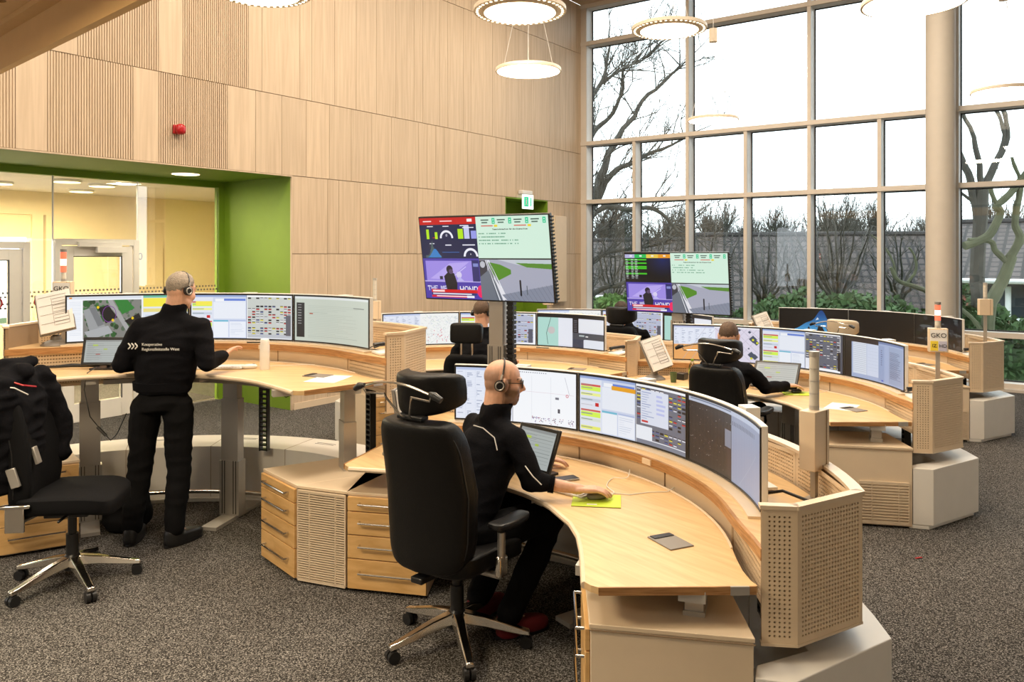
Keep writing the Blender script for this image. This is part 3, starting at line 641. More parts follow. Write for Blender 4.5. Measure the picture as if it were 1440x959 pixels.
# prohibition stickers on the glass
for u in (-2.33, -2.78):
    s = tag(thing('prohibition_sticker', None, 'sticker', on_wall(u, -ND+.012, 1.42), AW, ), 'round red and white prohibition sticker on the glass ' + ('beside the white office door' if u > -2.4 else 'at the very left edge'))
    m2 = MB(); m2.cyl((0, .0, 0), (0, .002, 0), .07, 28); m2.build('disc', M['wpl'], s)
    m2 = MB(); m2.tube([(.062*math.cos(q*PI/14), -.002, .062*math.sin(q*PI/14)) for q in range(28)], .008, 6, closed=True); m2.tube([(-.04, -.003, -.04), (.04, -.003, .04)], .007, 6); m2.build('red_ring', M['red'], s)
    m2 = MB(); m2.box((0, -.001, 0), (.06, .003, .035)); m2.box((.0, -.001, .02), (.025, .003, .015)); m2.build('camera_symbol', M['dark'], s)

# low ceiling with dropped beam at the left edge of the view
BD = Vector((-1.103, 1, 0)).normalized(); BA = math.atan2(BD.y, BD.x); BP = Vector((-2.95, 4.59, 0))
bm_ = MB(); bm_.box((.5, .02, 3.12), (9.4, .04, .215)); beam = tag(bm_.build('trim_8', M['beam'], None, BP, BA+PI), kind='structure')
# the beam's local x runs toward the camera side, y points away from the view side
bm_ = MB(); bm_.box((.5, -.035, 3.215), (9.4, .07, .03)); tag(bm_.build('trim_9', M['beam'], None, BP, BA+PI), kind='structure')
def perf_sheet(mb, nx, ny, w, h, r, fn, depth=.006, mx=.02, my=.02, slot=1.0, stag=False):
    # holed sheet: cells with octagonal holes; fn(u,v,d) -> point
    dx = (w-2*mx)/nx; dy = (h-2*my)/ny
    def quad(a, b, c, d): mb.add([fn(*q) for q in (a, b, c, d)], [(0, 1, 2, 3)])
    quad((0, 0, 0), (w, 0, 0), (w, my, 0), (0, my, 0)); quad((0, h-my, 0), (w, h-my, 0), (w, h, 0), (0, h, 0))
    quad((0, my, 0), (mx, my, 0), (mx, h-my, 0), (0, h-my, 0)); quad((w-mx, my, 0), (w, my, 0), (w, h-my, 0), (w-mx, h-my, 0))
    outer = [(1, 0), (1, 1), (0, 1), (-1, 1), (-1, 0), (-1, -1), (0, -1), (1, -1)]
    fs = [(k, (k+1) % 8, 8+(k+1) % 8, 8+k) for k in range(8)] + [(8+k, 8+(k+1) % 8, 16+(k+1) % 8, 16+k) for k in range(8)]
    for j in range(ny):
        for i in range(nx):
            cx = mx+(i+.5)*dx; cy = my+(j+.5)*dy; vs = []
            for ox, oy_ in outer: vs.append(fn(cx+ox*dx/2, cy+oy_*dy/2, 0))
            o_ = 0
            for dd in (0, depth):
                for k in range(8): a = k*PI/4; vs.append(fn(cx+r*slot*math.cos(a), cy+r*math.sin(a), dd))
            mb.add(vs, fs)
    return mb
pc = MB(); perf_sheet(pc, 90, 16, 8.6, 1.6, .022, lambda u, v, d: (4.8-u, -.07-v, 3.23+d), .03, .05, .05, 1.6)
tag(pc.build('ceiling_low', M['beam'], None, BP, BA+PI, fix=False), kind='structure')
pc = MB(); pc.box((.5, -.87, 3.30), (8.6, 1.6, .04)); tag(pc.build('ceiling_low_void', M['dark'], None, BP, BA+PI), kind='structure')

# red alarm sounder on the timber wall
al = tag(thing('alarm_sounder', None, 'alarm', on_wall(-1.56, .0, 3.30), AW), 'small red round fire alarm sounder on the timber wall')
m2 = MB(); m2.box((0, -.02, 0), (.09, .04, .10)); bev(m2.build('base_box', M['red'], al), .01); m2 = MB(); m2.sup((.01, -.075, 0), (.058, .045, .058), .8, 1); m2.build('lens', M['red'], al)
# exit sign, white cabinet on the wall
ex = tag(thing('exit_sign', None, 'sign', on_wall(5.0, .06, 2.86), AW), 'lit green and white emergency exit sign above the green doorway')
m2 = MB(); m2.box((-.02, .0, .16), (.30, .10, .07)); bev(m2.build('housing', M['wpl'], ex), .01)
m2 = MB(); m2.box((.02, -.02, .0), (.32, .02, .25)); m2.build('sign_plate', emit('sign_white', (.85, 1, .92), .9), ex)
m2 = MB(); m2.box((-.04, -.033, .0), (.13, .004, .17)); m2.build('green_field', emit('sign_green', (.0, .42, .22), .7), ex)
m2 = MB(); m2.sup((-.05, -.037, .05), (.016, .003, .016), 1, 1, 10, 6); m2.prism([(-.07, .01), (-.02, .02), (-.01, -.01), (-.04, -.06), (-.08, -.05)], 0, .003)
m3 = MB(); m3.box((-.045, -.037, .005), (.03, .004, .06)); m3.box((-.06, -.037, -.04), (.012, .004, .05), M=Matrix.Rotation(.4, 3, 'Y')); m3.box((-.03, -.037, -.04), (.012, .004, .05), M=Matrix.Rotation(-.4, 3, 'Y')); m3.box((-.045, -.037, .055), (.022, .004, .022)); m3.build('running_figure', M['wpl'], ex)
m3 = MB(); m3.box((.10, -.033, .0), (.035, .004, .15)); m3.build('arrow_field', emit('sign_green2', (.0, .42, .22), .7), ex)
cb = tag(thing('wall_cabinet', None, 'cabinet', on_wall(6.05, .0, 1.05), AW), 'flat cream wall cabinet between the green doorway and the window')
m2 = MB(); m2.box((0, -.05, .8), (.42, .10, 1.6)); bev(m2.build('body', M['cream'], cb), .006); m2 = MB(); m2.box((0, -.105, .8), (.40, .012, 1.57)); m2.build('door', M['cream'], cb)

# ------------------------------------------------------------------ glass wall
win = tag(thing('window_1', None, None, C0, AG), kind='structure')
SX = [0.0] + [1.15+1.06*i for i in range(12)]; ZT = [.06, .78, 2.96, 4.09, 6.03, 6.76]
def mull(x, z0, z1, w=.058):
    m = MB(); m.box((x, -.015, (z0+z1)/2), (w, .03, z1-z0)); m.build('mullion_cap', M['frame'], win)
    m = MB(); m.box((x, .11, (z0+z1)/2), (w-.006, .22, z1-z0)); m.build('mullion', M['reveal'], win)
    m = MB(); m.box((x, .22, (z0+z1)/2), (w+.030, .02, z1-z0)); m.build('glazing_seal', M['gasket'], win)
for i, x in enumerate(SX):
    up = i % 2 == 0
    if i == 0: mull(.06, 0, CEIL, .12)
    else: mull(x, 0, CEIL if up else 4.09)
for j, z in enumerate(ZT):
    h = .075
    for a, b_ in ([(SX[i], SX[i+1]) for i in range(12)] if j < 4 else [(SX[i], SX[i+2]) for i in range(0, 11, 2)]):
        m = MB(); m.box(((a+b_)/2, -.02, z), (b_-a, .05, h)); m.build('transom_cap', M['frame'], win)
        m = MB(); m.box(((a+b_)/2, .11, z), (b_-a, .22, h-.006)); m.build('transom', M['reveal'], win); m = MB(); m.box(((a+b_)/2, .22, z), (b_-a, .02, h+.03)); m.build('glazing_seal', M['gasket'], win)
for j in range(5):
    for a, b_ in ([(SX[i], SX[i+1]) for i in range(12)] if j < 3 else [(SX[i], SX[i+2]) for i in range(0, 11, 2)]):
        m = MB(); m.box(((a+b_)/2, .222, (ZT[j]+ZT[j+1])/2), (b_-a-.06, .008, ZT[j+1]-ZT[j]-.06)); m.build('pane', M['glass'], win)
sc_ = MB(); sc_.box((6.5, -.11, .02), (13, .18, .04)); tag(sc_.build('trim_10', M['frame'], None, C0, AG), kind='structure')
colm = MB(); colm.lathe([(.195, 0), (.195, CEIL)], n=40); tag(colm.build('column', pbr('column_paint', (.63, .57, .50), .6), None, (6.24, 11.6, 0)), kind='structure')

# ------------------------------------------------------------------ pendant lamps
def pendant(x, y, dist, wpx, kind, label, group):
    # x,y: direction on the picture plane, dist: depth of the lamp from the camera plane
    Z = dist; X = (x-720)/1120*Z; h = 1.95+(357-y)/1120*Z; R = wpx/2/1120*Z
    t = thing('pendant_lamp', label, 'lamp', (X, Z, h), 0, group)
    MB().lathe([(R, .0), (R, .028), (R*.985, .034), (R*.985, .03), (.001, .03)], n=56).build('rim', M['pend'], t)
    MB().lathe([(.001, .004), (R*.955, .004), (R*.955, .0), (.001, .0)][::-1], n=56).build('diffuser', M['lamp'], t)
    if kind == 'ring':
        R2 = R*1.24
        MB().lathe([(R*1.05, .012), (R2, .012), (R2, .045), (R2-.01, .045), (R2-.01, .022), (R*1.05, .022), (R*1.05, .012)], n=56).build('outer_ring', M['pend'], t)
        d = MB()
        for k in range(44): a = 2*PI*k/44; d.lathe([(.001, .0), (.011, .0), (.011, .004)], (math.cos(a)*(R*1.05+R2)/2, math.sin(a)*(R*1.05+R2)/2, .0085), 8)
        tag(d.build('lit_perforations', M['dot'], t), kind='stuff')
    w = MB(); top = CEIL-h; cz = min(.95, top-.1)
    for k in range(3): a = 2*PI*k/3+.5; w.cyl((math.cos(a)*R*.93, math.sin(a)*R*.93, .03), (math.cos(a)*.035, math.sin(a)*.035, cz), .0022, 5)
    w.cyl((0, 0, cz+.12), (0, 0, top), .003, 5); w.build('suspension_wire', M['wpl'], t)
    MB().lathe([(.05, cz), (.05, cz+.16), (.001, cz+.16)], n=20).build('ballast_cylinder', M['pend'], t)
    return t
for a in ((367, -8, 5.6, 112, 'ring', 'pendant disc lamp with perforated ring cut by the top edge above the left timber wall', 'ringed pendants'),
          (731, 19, 6.4, 105, 'ring', 'pendant disc lamp with perforated ring directly above the smaller plain disc lamp', 'ringed pendants'),
          (743, 101, 7.2, 92, 'disc', 'plain warm disc pendant hanging below a ringed lamp in front of the timber wall', 'plain disc pendants'),
          (941, 44, 7.9, 84, 'ring', 'ringed disc pendant hanging before the left bays of the glass wall', 'ringed pendants'),
          (1003, 170, 9.6, 70, 'disc', 'small far disc pendant low before the second window bay', 'plain disc pendants'),
          (1285, 6, 4.9, 138, 'disc', 'large plain disc pendant at top right near the round column', 'plain disc pendants'),
          (1412, 130, 8.2, 84, 'disc', 'plain disc pendant right of the round column at the picture edge', 'plain disc pendants')): pendant(*a)
# ------------------------------------------------------------------ control desks (local +Y = away from the operator)
R0 = 1.7245; AL = 28.95
def pt(r, a): return (r*math.sin(rad(a)), r*math.cos(rad(a)))
def arc(r, a0, a1, n): return [pt(r, a0+(a1-a0)*i/n) for i in range(n+1)]
TE = [(49, 1.606), (53, 1.625), (56, 1.655)]; SHE = [(44, 1.607), (48, 1.625), (52, 1.655), (56.4, 1.692)]
def smooth_inner():
    half = [(15, .93), (30, .945), (40, .962), (50, .985), (58, 1.02), (64, 1.06), (67.5, 1.09)]
    L = [pt(r, -a) for a, r in reversed(half)] + [pt(.93, a) for a in (-8, 0, 8)] + [pt(r, a) for a, r in half]; return L
def table_poly():
    inner = smooth_inner()                       # left to right
    right = [(1.045, .415), (1.075, .425), (1.405, .875), (1.42, .905)]
    outer = arc(1.60, 45, -45, 26)
    left = [(-x, y) for x, y in reversed(right)]
    return inner + right + [pt(r, a) for a, r in reversed(TE)] + outer + [pt(r, -a) for a, r in TE] + left
SE = [(1.414, .936), (1.505, 1.029), (1.547, 1.403)]     # corners of the acoustic end screens
_dc = {}
def cached(key, fn):
    if key not in _dc: _dc[key] = fn()
    return _dc[key]
def perf_between(a, b, z0, z1, nx, ny, th=.022, flip=1, r=.0042):
    a = Vector(a); b = Vector(b); L = (b-a).length; t = (b-a)/L; n = Vector((t.y, -t.x))*flip
    m = MB(); perf_sheet(m, nx, ny, L, z1-z0, r, lambda u, v, d: (a.x+t.x*u-n.x*d, a.y+t.y*u-n.y*d, z0+v), .008)
    c0 = (a+b)/2 - n*(.008+th/2); m.box((c0.x, c0.y, (z0+z1)/2), (L-.004, th, z1-z0-.004), rz=math.atan2(t.y, t.x), mi=1)
    return m.mesh('acoustic_panel')
def perf_arc(r, a0, a1, z0, z1, nx, ny):
    L = rad(a1-a0)*r; m = MB()
    perf_sheet(m, nx, ny, L, z1-z0, .0045, lambda u, v, d: ((r+d)*math.sin(rad(a0)+u/r), (r+d)*math.cos(rad(a0)+u/r), z0+v), .008)
    m.band(r+.008, r+.034, a0+.05, a1-.05, z0+.002, z1-.002, 8, 1); return m.mesh('acoustic_panel')
def desk(nm, O, th, zb, zt, label, legs=(-52, 2, 55), extra=True):
    t = thing('control_desk', label, 'desk', (O[0], O[1], 0), th-PI/2, 'curved control desks')
    # tabletop
    def tt():
        m = MB(); m.prism(table_poly(), -.026, 0); return m.mesh('tabletop')
    top = link('tabletop', cached('tt', tt), M['desk'], t, (0, 0, zt))
    for s in (1, -1):
        m = MB(); a = Vector((1.078*s, .422)); b = Vector((1.422*s, .893)); c = (a+b)/2; d = b-a
        m.box((c.x, c.y, -.013), (d.length, .008, .030), rz=math.atan2(d.y, d.x)); m.build('edge_band', M['oak'], top)
        m = MB(); c = b - d*.10; m.box((c.x, c.y-.004, -.013), (.07, .010, .032), rz=math.atan2(d.y, d.x)); m.build('corner_plate', M['alu'], top)
    m = MB(); m.tube([(x, y, -.013) for x, y in smooth_inner()], .0145, 8); m.build('front_edge', M['cream'], top)
    m = MB(); m.tube([(x, y, 0.002) for x, y in arc(1.598, 45, -45, 40)], .006, 6); m.build('back_lip', M['cream'], top)
    m = MB(); p = pt(1.35, 43); m.box((p[0], p[1], .003), (.17, .12, .006), rz=rad(-12)); fl = bev(m.build('outlet_flap', M['grey'], t, (0, 0, zt)), .003)
    m = MB(); m.box((p[0]-.058, p[1]+.012, .0075), (.035, .10, .004), rz=rad(-12)); m.build('socket_slot', M['blackp'], fl)
    # riser, shelf
    m = MB(); m.band(1.635, 1.655, -38, 38, zt-.12, zb-.045, 36); m.build('riser_panel', M['cream'], t)
    for s in (1, -1):
        m = MB(); m.band(1.628, 1.634, s*12-.06, s*12+.06, zt-.1, zb-.046, 1); m.build('riser_joint', M['core'], t)
        a = Vector(pt(1.645, 38)); b = Vector(pt(1.70, 55.8)); a.x *= s; b.x *= s
        if s < 0: a, b = b, a
        L = (b-a).length; tt_ = (b-a)/L; n = Vector((tt_.y, -tt_.x))
        m = MB(); z0, z1 = zt-.10, zb-.045
        ny = 7; perf_sheet(m, 26, ny, L, z1-z0, .0058, lambda u, v, d: (a.x+tt_.x*u-n.x*d, a.y+tt_.y*u-n.y*d, z0+v), .005, .02, .012, 1.1)
        c = (a+b)/2-n*.012; m.box((c.x, c.y, (z0+z1)/2), (L, .012, z1-z0), rz=math.atan2(tt_.y, tt_.x), mi=1)
        link('perforated_riser', m.mesh(), [M['cream2'], M['core']], t)
    def sh():
        m = MB(); m.prism([pt(r+.012, -a) for a, r in reversed(SHE)] + arc(1.615, -40, 40, 30) + [pt(r+.012, a) for a, r in SHE] + [(1.48, 1.04), (1.52, 1.36)] + arc(2.035, 45, -45, 30) + [(-1.52, 1.36), (-1.48, 1.04)], -.045, -.008); return m.mesh('monitor_shelf')
    shf = link('monitor_shelf', cached('sh', sh), M['desk'], t, (0, 0, zb))
    def eb():
        m = MB(); L_ = [pt(r, -a) for a, r in reversed(SHE)] + arc(1.60, -40, 40, 32) + [pt(r, a) for a, r in SHE]; O_ = [(x*(1+.016/math.hypot(x, y)), y*(1+.016/math.hypot(x, y))) for x, y in L_]
        m.prism(L_ + O_[::-1], -.05, -.006); return m.mesh('edge_band')
    link('edge_band', cached('eb', eb), M['oak'], shf)
    def ws():
        m = MB(); m.band(1.665, 1.76, -44.5, 44.5, -.008, .003, 40); return m.mesh('monitor_rail')
    link('monitor_rail', cached('ws', ws), M['cream'], shf)
    m = MB(); p = pt(1.609, 8); m.box((p[0], p[1]-.012, -.028), (.07, .012, .03), rz=rad(-8)); m.build('switch_plate', M['cream'], shf)
    # acoustic screens
    z0, z1 = zb-.355, zb+.145; cm = [M['cream2'], M['core']]; cr = t
    for s in (1, -1):
        pts = [Vector((x*s, y)) for x, y in SE]
        for i, (nx, ny) in enumerate(((5, 27), (20, 27))):
            a, b = (pts[i], pts[i+1]) if s > 0 else (pts[i+1], pts[i])
            key = ('se', s, i)
            o = link('acoustic_panel', cached(key, lambda: perf_between(a, b, -.355, .145, nx, ny, .02)), cm, t, (0, 0, zb))
    ae = math.degrees(math.atan2(1.547, 1.403)); ring = [(-ae+2*ae*k/5, -ae+2*ae*(k+1)/5) for k in range(5)]
    for k, (a0, a1) in enumerate(ring):
        link('acoustic_panel', cached(('ring', k), lambda: perf_arc(2.055, a0+.03, a1-.03, -.355, .145, 36, 26)), cm, t, (0, 0, zb))
    def tr():
        m = MB(); m.band(2.045, 2.098, -ae, ae, .145, .160, 40)
        for s in (1, -1):
            for i in range(2):
                a = Vector((SE[i][0]*s, SE[i][1])); b = Vector((SE[i+1][0]*s, SE[i+1][1])); d = b-a; n = Vector((-d.y, d.x)).normalized()*.016*s; c = (a+b)/2+n*.8
                m.box((c.x, c.y, .1525), (d.length+.012, .040, .015), rz=math.atan2(d.y, d.x)); m.box((c.x, c.y, -.36), (d.length+.004, .030, .010), rz=math.atan2(d.y, d.x))
        return m.mesh('screen_rail')
    link('screen_rail', cached('tr', tr), M['cream'], t, (0, 0, zb))
    # plinth: floor cabinet ring
    P3 = [(1.47, .82), (1.575, .90), (1.615, 1.50)]
    def pl():
        m = MB(); op = arc(1.80, -40, 40, 24) + [(1.47, 1.15), (1.42, .90)] + [P3[0], P3[1], P3[2]] + arc(2.20, 45, -45, 28) + [(-P3[2][0], P3[2][1]), (-P3[1][0], P3[1][1]), (-P3[0][0], P3[0][1]), (-1.42, .90), (-1.47, 1.15)]
        m.prism(op, .03, .43); m2 = [(x*.985, y*.985) for x, y in op]; m.prism(m2, 0, .03); return m.mesh('plinth')
    bev(link('plinth', cached('pl', pl), M['white'], t), .004)
    for k in (-30, -10, 10, 30):
        m = MB(); m.band(1.798, 2.203, k-.05, k+.05, .032, .4312, 1); m.build('plinth_joint', M['core'], t)
        for dr in (0, .03):
            m = MB(); m.band(2.05+dr, 2.056+dr, k+3, k+8, .4295, .4312, 4); m.build('vent_slot', M['dark'], t)
    m = MB(); m.tube([(x, y, .13) for x, y in arc(1.62, -44, 40, 30)], .017, 10); m.build('foot_rail', M['chrome'], t)
    # lifting columns with cable ladders
    for la in legs:
        x, y = pt(1.45, la); c = t; zz = zt-.05
        m = MB(); m.box((x, y, .012), (.12, .62, .024), rz=rad(-la)); col = m.build('column_foot', M['steel'], t)
        m = MB(); m.box((x, y, .024+.20), (.155, .095, .40), rz=rad(-la)); m.build('lifting_column', M['alu'], t)
        m = MB(); m.box((x, y, .40+(zz-.40)*.35), (.135, .082, (zz-.40)*.7), rz=rad(-la)); m.build('lifting_column', M['alu'], t)
        m = MB(); m.box((x, y, (zz-.3+zz)/2), (.115, .070, .3), rz=rad(-la)); m.build('lifting_column', M['alu'], t)
        m = MB(); R = Matrix.Rotation(rad(-la), 3, 'Z')
        for k in (-.055, -.035, .035, .055): q = R @ Vector((k, -.049, 0)); m.box((x+q.x, y+q.y, .23), (.005, .004, .39), rz=rad(-la))
        m.build('column_groove', M['dark'], t)
        m = MB(); m.box((x, y-.0, zz+.01), (.30, .10, .045), rz=rad(-la)); ux = R @ Vector((0, -.22, 0)); m.box((x+ux.x, y+ux.y, zz+.005), (.06, .50, .04), rz=rad(-la)); m.build('table_bracket', M['steel'], t)
        m = MB(); q = R @ Vector((.11, .27, 0)); cx, cy = (x+q.x, y+q.y) if abs(la) < 50 else pt(1.74, math.copysign(43, la))
        if la < -30: continue
        hh = zb-.06-.43; n = max(4, int(hh/.035))
        R = R if abs(la) < 50 else Matrix.Rotation(rad(-math.copysign(43, la)), 3, 'Z')
        for sx in (-.03, .03): e = R @ Vector((sx, 0, 0)); m.box((cx+e.x, cy+e.y, .43+hh/2), (.010, .045, hh), rz=math.atan2(R[1][0], R[0][0]))
        for k in range(n): m.box((cx, cy, .44+k*hh/n), (.066, .045, .012), rz=math.atan2(R[1][0], R[0][0]))
        tag(m.build('cable_ladder', M['blackp'], t), kind='stuff')
    m = MB(); m.band(1.12, 1.50, -34, 34, zt-.09, zt-.06, 20); m.build('cable_tray', M['steel'], t)
    m = MB(); m.band(1.16, 1.40, -10, 10, zt-.075, zt-.026, 6) if False else None
    # control switch under the table edge
    m = MB(); p = pt(1.04, 52); m.box((p[0]+.05, p[1], zt-.04), (.10, .04, .024), rz=rad(-52)); sw = bev(m.build('height_switch', M['blackp'], t), .004)
    m = MB(); m.tube([(p[0]+.0, p[1]-.0, zt-.05), (p[0]+.06, p[1]-.05, zt-.075), (p[0]+.10, p[1]-.02, zt-.05)], .003, 6); m.build('switch_cable', M['blackp'], sw)
    return t
def monitor(deskO, th, zb, idx, mat, label):
    O = Vector((deskO[0], deskO[1], 0)); a0 = (idx-1)*AL
    t = thing('monitor', label, 'monitor', (O.x, O.y, zb+.002), th-PI/2, 'curved monitors')
    t.rotation_euler = (0, 0, th-PI/2 - rad(a0)); hw = AL/2-.12
    def hs():
        m = MB(); m.band(R0+.001, R0+.030, -hw, hw, .0, .37, 20); m.band(R0+.030, R0+.055, -hw*.7, hw*.7, .06, .31, 14)
        return m.mesh('housing')
    bev(link('housing', cached('mh', hs), M['wpl'], t), .004)
    def bz():
        m = MB()
        m.band(R0-.004, R0+.002, -hw+.1, hw-.1, .352, .364, 20); m.band(R0-.004, R0+.002, -hw+.1, hw-.1, .008, .018, 20)
        for s in (-1, 1): m.band(R0-.004, R0+.002, min(s*hw, s*(hw-.35)), max(s*hw, s*(hw-.35)), .008, .364, 1)
        return m.mesh('bezel')
    link('bezel', cached('mb', bz), M['blackp'], t)
    def ds():
        m = MB(); n = 24; w = hw-.33
        for i in range(n):
            aa, ab = -w+2*w*i/n, -w+2*w*(i+1)/n
            q = [pt(R0-.001, aa), pt(R0-.001, ab)]
            m.uv[len(m.f)] = [(i/n, 0), ((i+1)/n, 0), ((i+1)/n, 1), (i/n, 1)]
            m.add([(q[0][0], q[0][1], .018), (q[1][0], q[1][1], .018), (q[1][0], q[1][1], .352), (q[0][0], q[0][1], .352)], [(0, 1, 2, 3)], 0, True)
        return m.mesh('display')
    me = cached('md', ds).copy(); me.materials.clear(); link('display', me, mat, t)
    def st():
        m = MB(); m.box((0, R0+.09, .19), (.09, .07, .36)); m.box((0, R0+.10, .006), (.22, .16, .012)); return m.mesh('mount')
    link('mount', cached('ms', st), M['wpl'], t); return t
def signal_pole(O, th, zb, ang, r, label, top=.67, boxz=(.15, .40), lit=False, sign=None, face=0.0):
    a = rad(ang); x, y = r*math.sin(a), r*math.cos(a); c, s = math.cos(th-PI/2), math.sin(th-PI/2)
    t = thing('signal_pole', label, 'signal light', (O[0]+c*x-s*y, O[1]+s*x+c*y, zb-.008), face, 'status light poles')
    m = MB(); m.box((0, 0, .008), (.07, .07, .016)); m.build('base', M['alu'], t)
    m = MB(); m.box((0, 0, boxz[0]/2+.02), (.030, .022, boxz[0])); m.build('pole', M['alu'], t)
    b0, b1 = boxz; m = MB(); m.box((.0, .0, (b0+b1)/2), (.135, .075, b1-b0)); bx = bev(m.build('junction_box', M['cream'], t), .003)
    m = MB(); m.box((.038, -.0385, (b0+b1)/2), (.003, .004, b1-b0-.004)); m.build('box_seam', M['core'], bx)
    z = b1; hh = (top-b1); n = 4
    m = MB(); m.cyl((0, 0, z), (0, 0, z+.02), .022, 20); m.build('tower_base', M['alu'], t)
    for k in range(n):
        z0 = z+.02+(hh-.04)*k/n; z1 = z+.02+(hh-.04)*(k+1)/n-.004
        mt = M['clear'] if not lit else [M['clear'], M['sigred'], M['sighot'], M['sigred']][k]
        m = MB(); m.cyl((0, 0, z0), (0, 0, z1), .021, 20); m.build('light_module', mt, t)
        m = MB(); m.cyl((0, 0, z1), (0, 0, z1+.004), .022, 20); m.build('module_ring', M['alu'], t)
    m = MB(); m.cyl((0, 0, top-.02), (0, 0, top), .023, 20); m.build('tower_cap', M['alu'] if not lit else M['grey'], t)
    if sign:
        m = MB(); m.box((0, -.040, (b0+b1)/2), (.118, .005, b1-b0-.02)); sp = m.build('sign_plate', M['paper'], t)
        text('lettering', sign[0], .05, M['dark'], sp, (0, -.044, b1-.055), (PI/2, 0, 0))
        if len(sign) == 2:
            m = MB(); m.box((0, -.0435, b0+.055), (.105, .002, .055)); m.build('green_strip', M['olive'], sp); text('lettering', sign[1], .042, M['dark'], sp, (0, -.046, b0+.055), (PI/2, 0, 0))
        else:
            for xx, mt, w in ((-.030, M['yellow'], sign[1]), (.030, M['lilac'], sign[2])):
                m = MB(); m.box((xx, -.0435, b0+.05), (.055, .002, .075)); m.build('colour_patch', mt, sp); text('lettering', w, .036, M['dark'], sp, (xx, -.046, b0+.05), (PI/2, 0, 0))
    return t
def pedestal(O, th, side, label, grille=False, ndr=4):
    t = thing('drawer_pedestal', label, 'cabinet', (O[0], O[1], 0), th-PI/2, 'drawer pedestals')
    s = side; P = [(.655, .735), (1.03, .42), (1.475, .815), (1.10, 1.13)]
    P = [Vector((x*s, y)) for x, y in P]
    c = sum(P, Vector((0, 0)))/4; inn = [c+(p-c)*.985 for p in P]
    m = MB(); m.prism([tuple(p) for p in inn], .012, .555); bev(m.build('body', M['cream'], t), .003)
    m = MB(); m.prism([tuple(p) for p in P], .555, .573); bev(m.build('top_panel', M['cream'], t), .003)
    a, b = P[0], P[1]; d = b-a; L = d.length; u = d/L; n = Vector((u.y, -u.x))*(1 if s > 0 else -1); rz = math.atan2(u.y, u.x)
    if n.dot(c-a) > 0: n = -n
    hs = [.085, .135, .135, .175]; z = .552
    for h in hs:
        cc = (a+b)/2+n*.006; m = MB(); m.box((cc.x, cc.y, z-h/2), (L-.012, .018, h-.005), rz=rz); dr = bev(m.build('drawer', M['drawer'], t), .002)
        zz = z-h*.42; q = [(a+b)/2+u*k for k in (-L*.33, -L*.33, L*.33, L*.33)]; o = [n*.014, n*.045, n*.045, n*.014]
        m = MB(); m.tube([(q[i].x+o[i].x, q[i].y+o[i].y, zz) for i in range(4)], .006, 8); m.build('handle', M['chrome'], dr); z -= h+.001
    if grille:
        a, b = P[1], P[2]; d = b-a; L = d.length; u = d/L; n = Vector((u.y, -u.x)); n = n if n.dot(c-a) < 0 else -n; rz = math.atan2(u.y, u.x)
        if (b-a).length: 
            g = grille_part(t, a+u*L*.40, b-u*.03, n, .03, .32, 14, M['cream'])
            m = MB(); cc = (a+b)/2+n*.001; m.box((cc.x, cc.y, .55), (L, .004, .004), rz=rz); m.build('panel_joint', M['core'], t)
    return t
def grille_part(parent, a, b, n, z0, z1, k, mat, slats_as_parts=False):
    d = b-a; L = d.length; rz = math.atan2(d.y, d.x); c = (a+b)/2
    m = MB(); cc = c-n*.012; m.box((cc.x, cc.y, (z0+z1)/2), (L, .004, z1-z0), rz=rz); m.build('grille_void', M['dark'], parent)
    m = MB(); cc = c+n*.004
    m.box((cc.x, cc.y, z0), (L, .012, .012), rz=rz); m.box((cc.x, cc.y, z1), (L, .012, .012), rz=rz)
    for q in (a, b, a+d*.25, a+d*.8): m.box((q.x+n.x*.004, q.y+n.y*.004, (z0+z1)/2), (.008, .012, z1-z0), rz=rz)
    g = m.build('grille_frame', mat, parent)
    for i in range(k):
        m = MB(); z = z0+(z1-z0)*(i+.5)/k; m.box((cc.x, cc.y, z), (L-.004, .012, (z1-z0)/k*.52), rz=rz); m.build('slat', mat, parent)
    return g
DESKS = {'A': ((-.668, 3.536), 37.0, .854, .722), 'B': ((-2.365, 4.494), 80.5, 1.274, 1.135), 'C': ((-.414, 7.104), 81.1, .94, .80),
         'D': ((1.314, 6.35), 36.3, .873, .738), 'E': ((.70, 8.95), 58.8, .84, .71), 'F': ((3.237, 8.999), 35.1, .859, .725)}
DL = {'A': 'curved maple control desk nearest the camera, with the bearded man at it', 'B': 'curved control desk raised to standing height before the office front', 'C': 'curved control desk in the middle behind the bigger hanging screen',
      'D': 'curved control desk on the right, second from the camera, with the signal pole marked HD', 'E': 'farthest middle control desk close to the window corner', 'F': 'control desk by the round column with dark monitors'}
DLEG = {'B': (-38, 2, 55)}
ML = {'A': ['monitor with map lines behind the bearded man', 'nearest middle monitor with yellow and grey dispatch windows', 'nearest right monitor showing a dark brown map'],
      'B': ['raised monitor with the aerial photo map', 'raised monitor with dispatch tiles right of the standing man', 'raised monitor with a pale green text page'],
      'C': ['left monitor of the middle desk with street map', 'centre monitor of the middle desk partly behind the screen post', 'right monitor of the middle desk with mint green map'],
      'D': ['monitor with orange block and lilac site plan', 'monitor with dispatch windows and grey tiles on the right desk', 'monitor with blue-grey text pages at the right desk end'],
      'E': ['far monitor whose top edge shows behind the middle desk', 'far monitor with red tiles beside the farthest operator', 'far monitor just below the smaller hanging screen'],
      'F': ['black monitor with a blue seascape', 'all black monitor left of the round column', 'dark monitor with painted grey reflections at the column']}
for k, (O, th, zb, zt) in DESKS.items():
    desk(k, O, rad(th), zb, zt, DL[k], DLEG.get(k, (-52, 2, 55)))
    for i in range(3): monitor(O, rad(th), zb, i, SM[k+str(i)], ML[k][i])
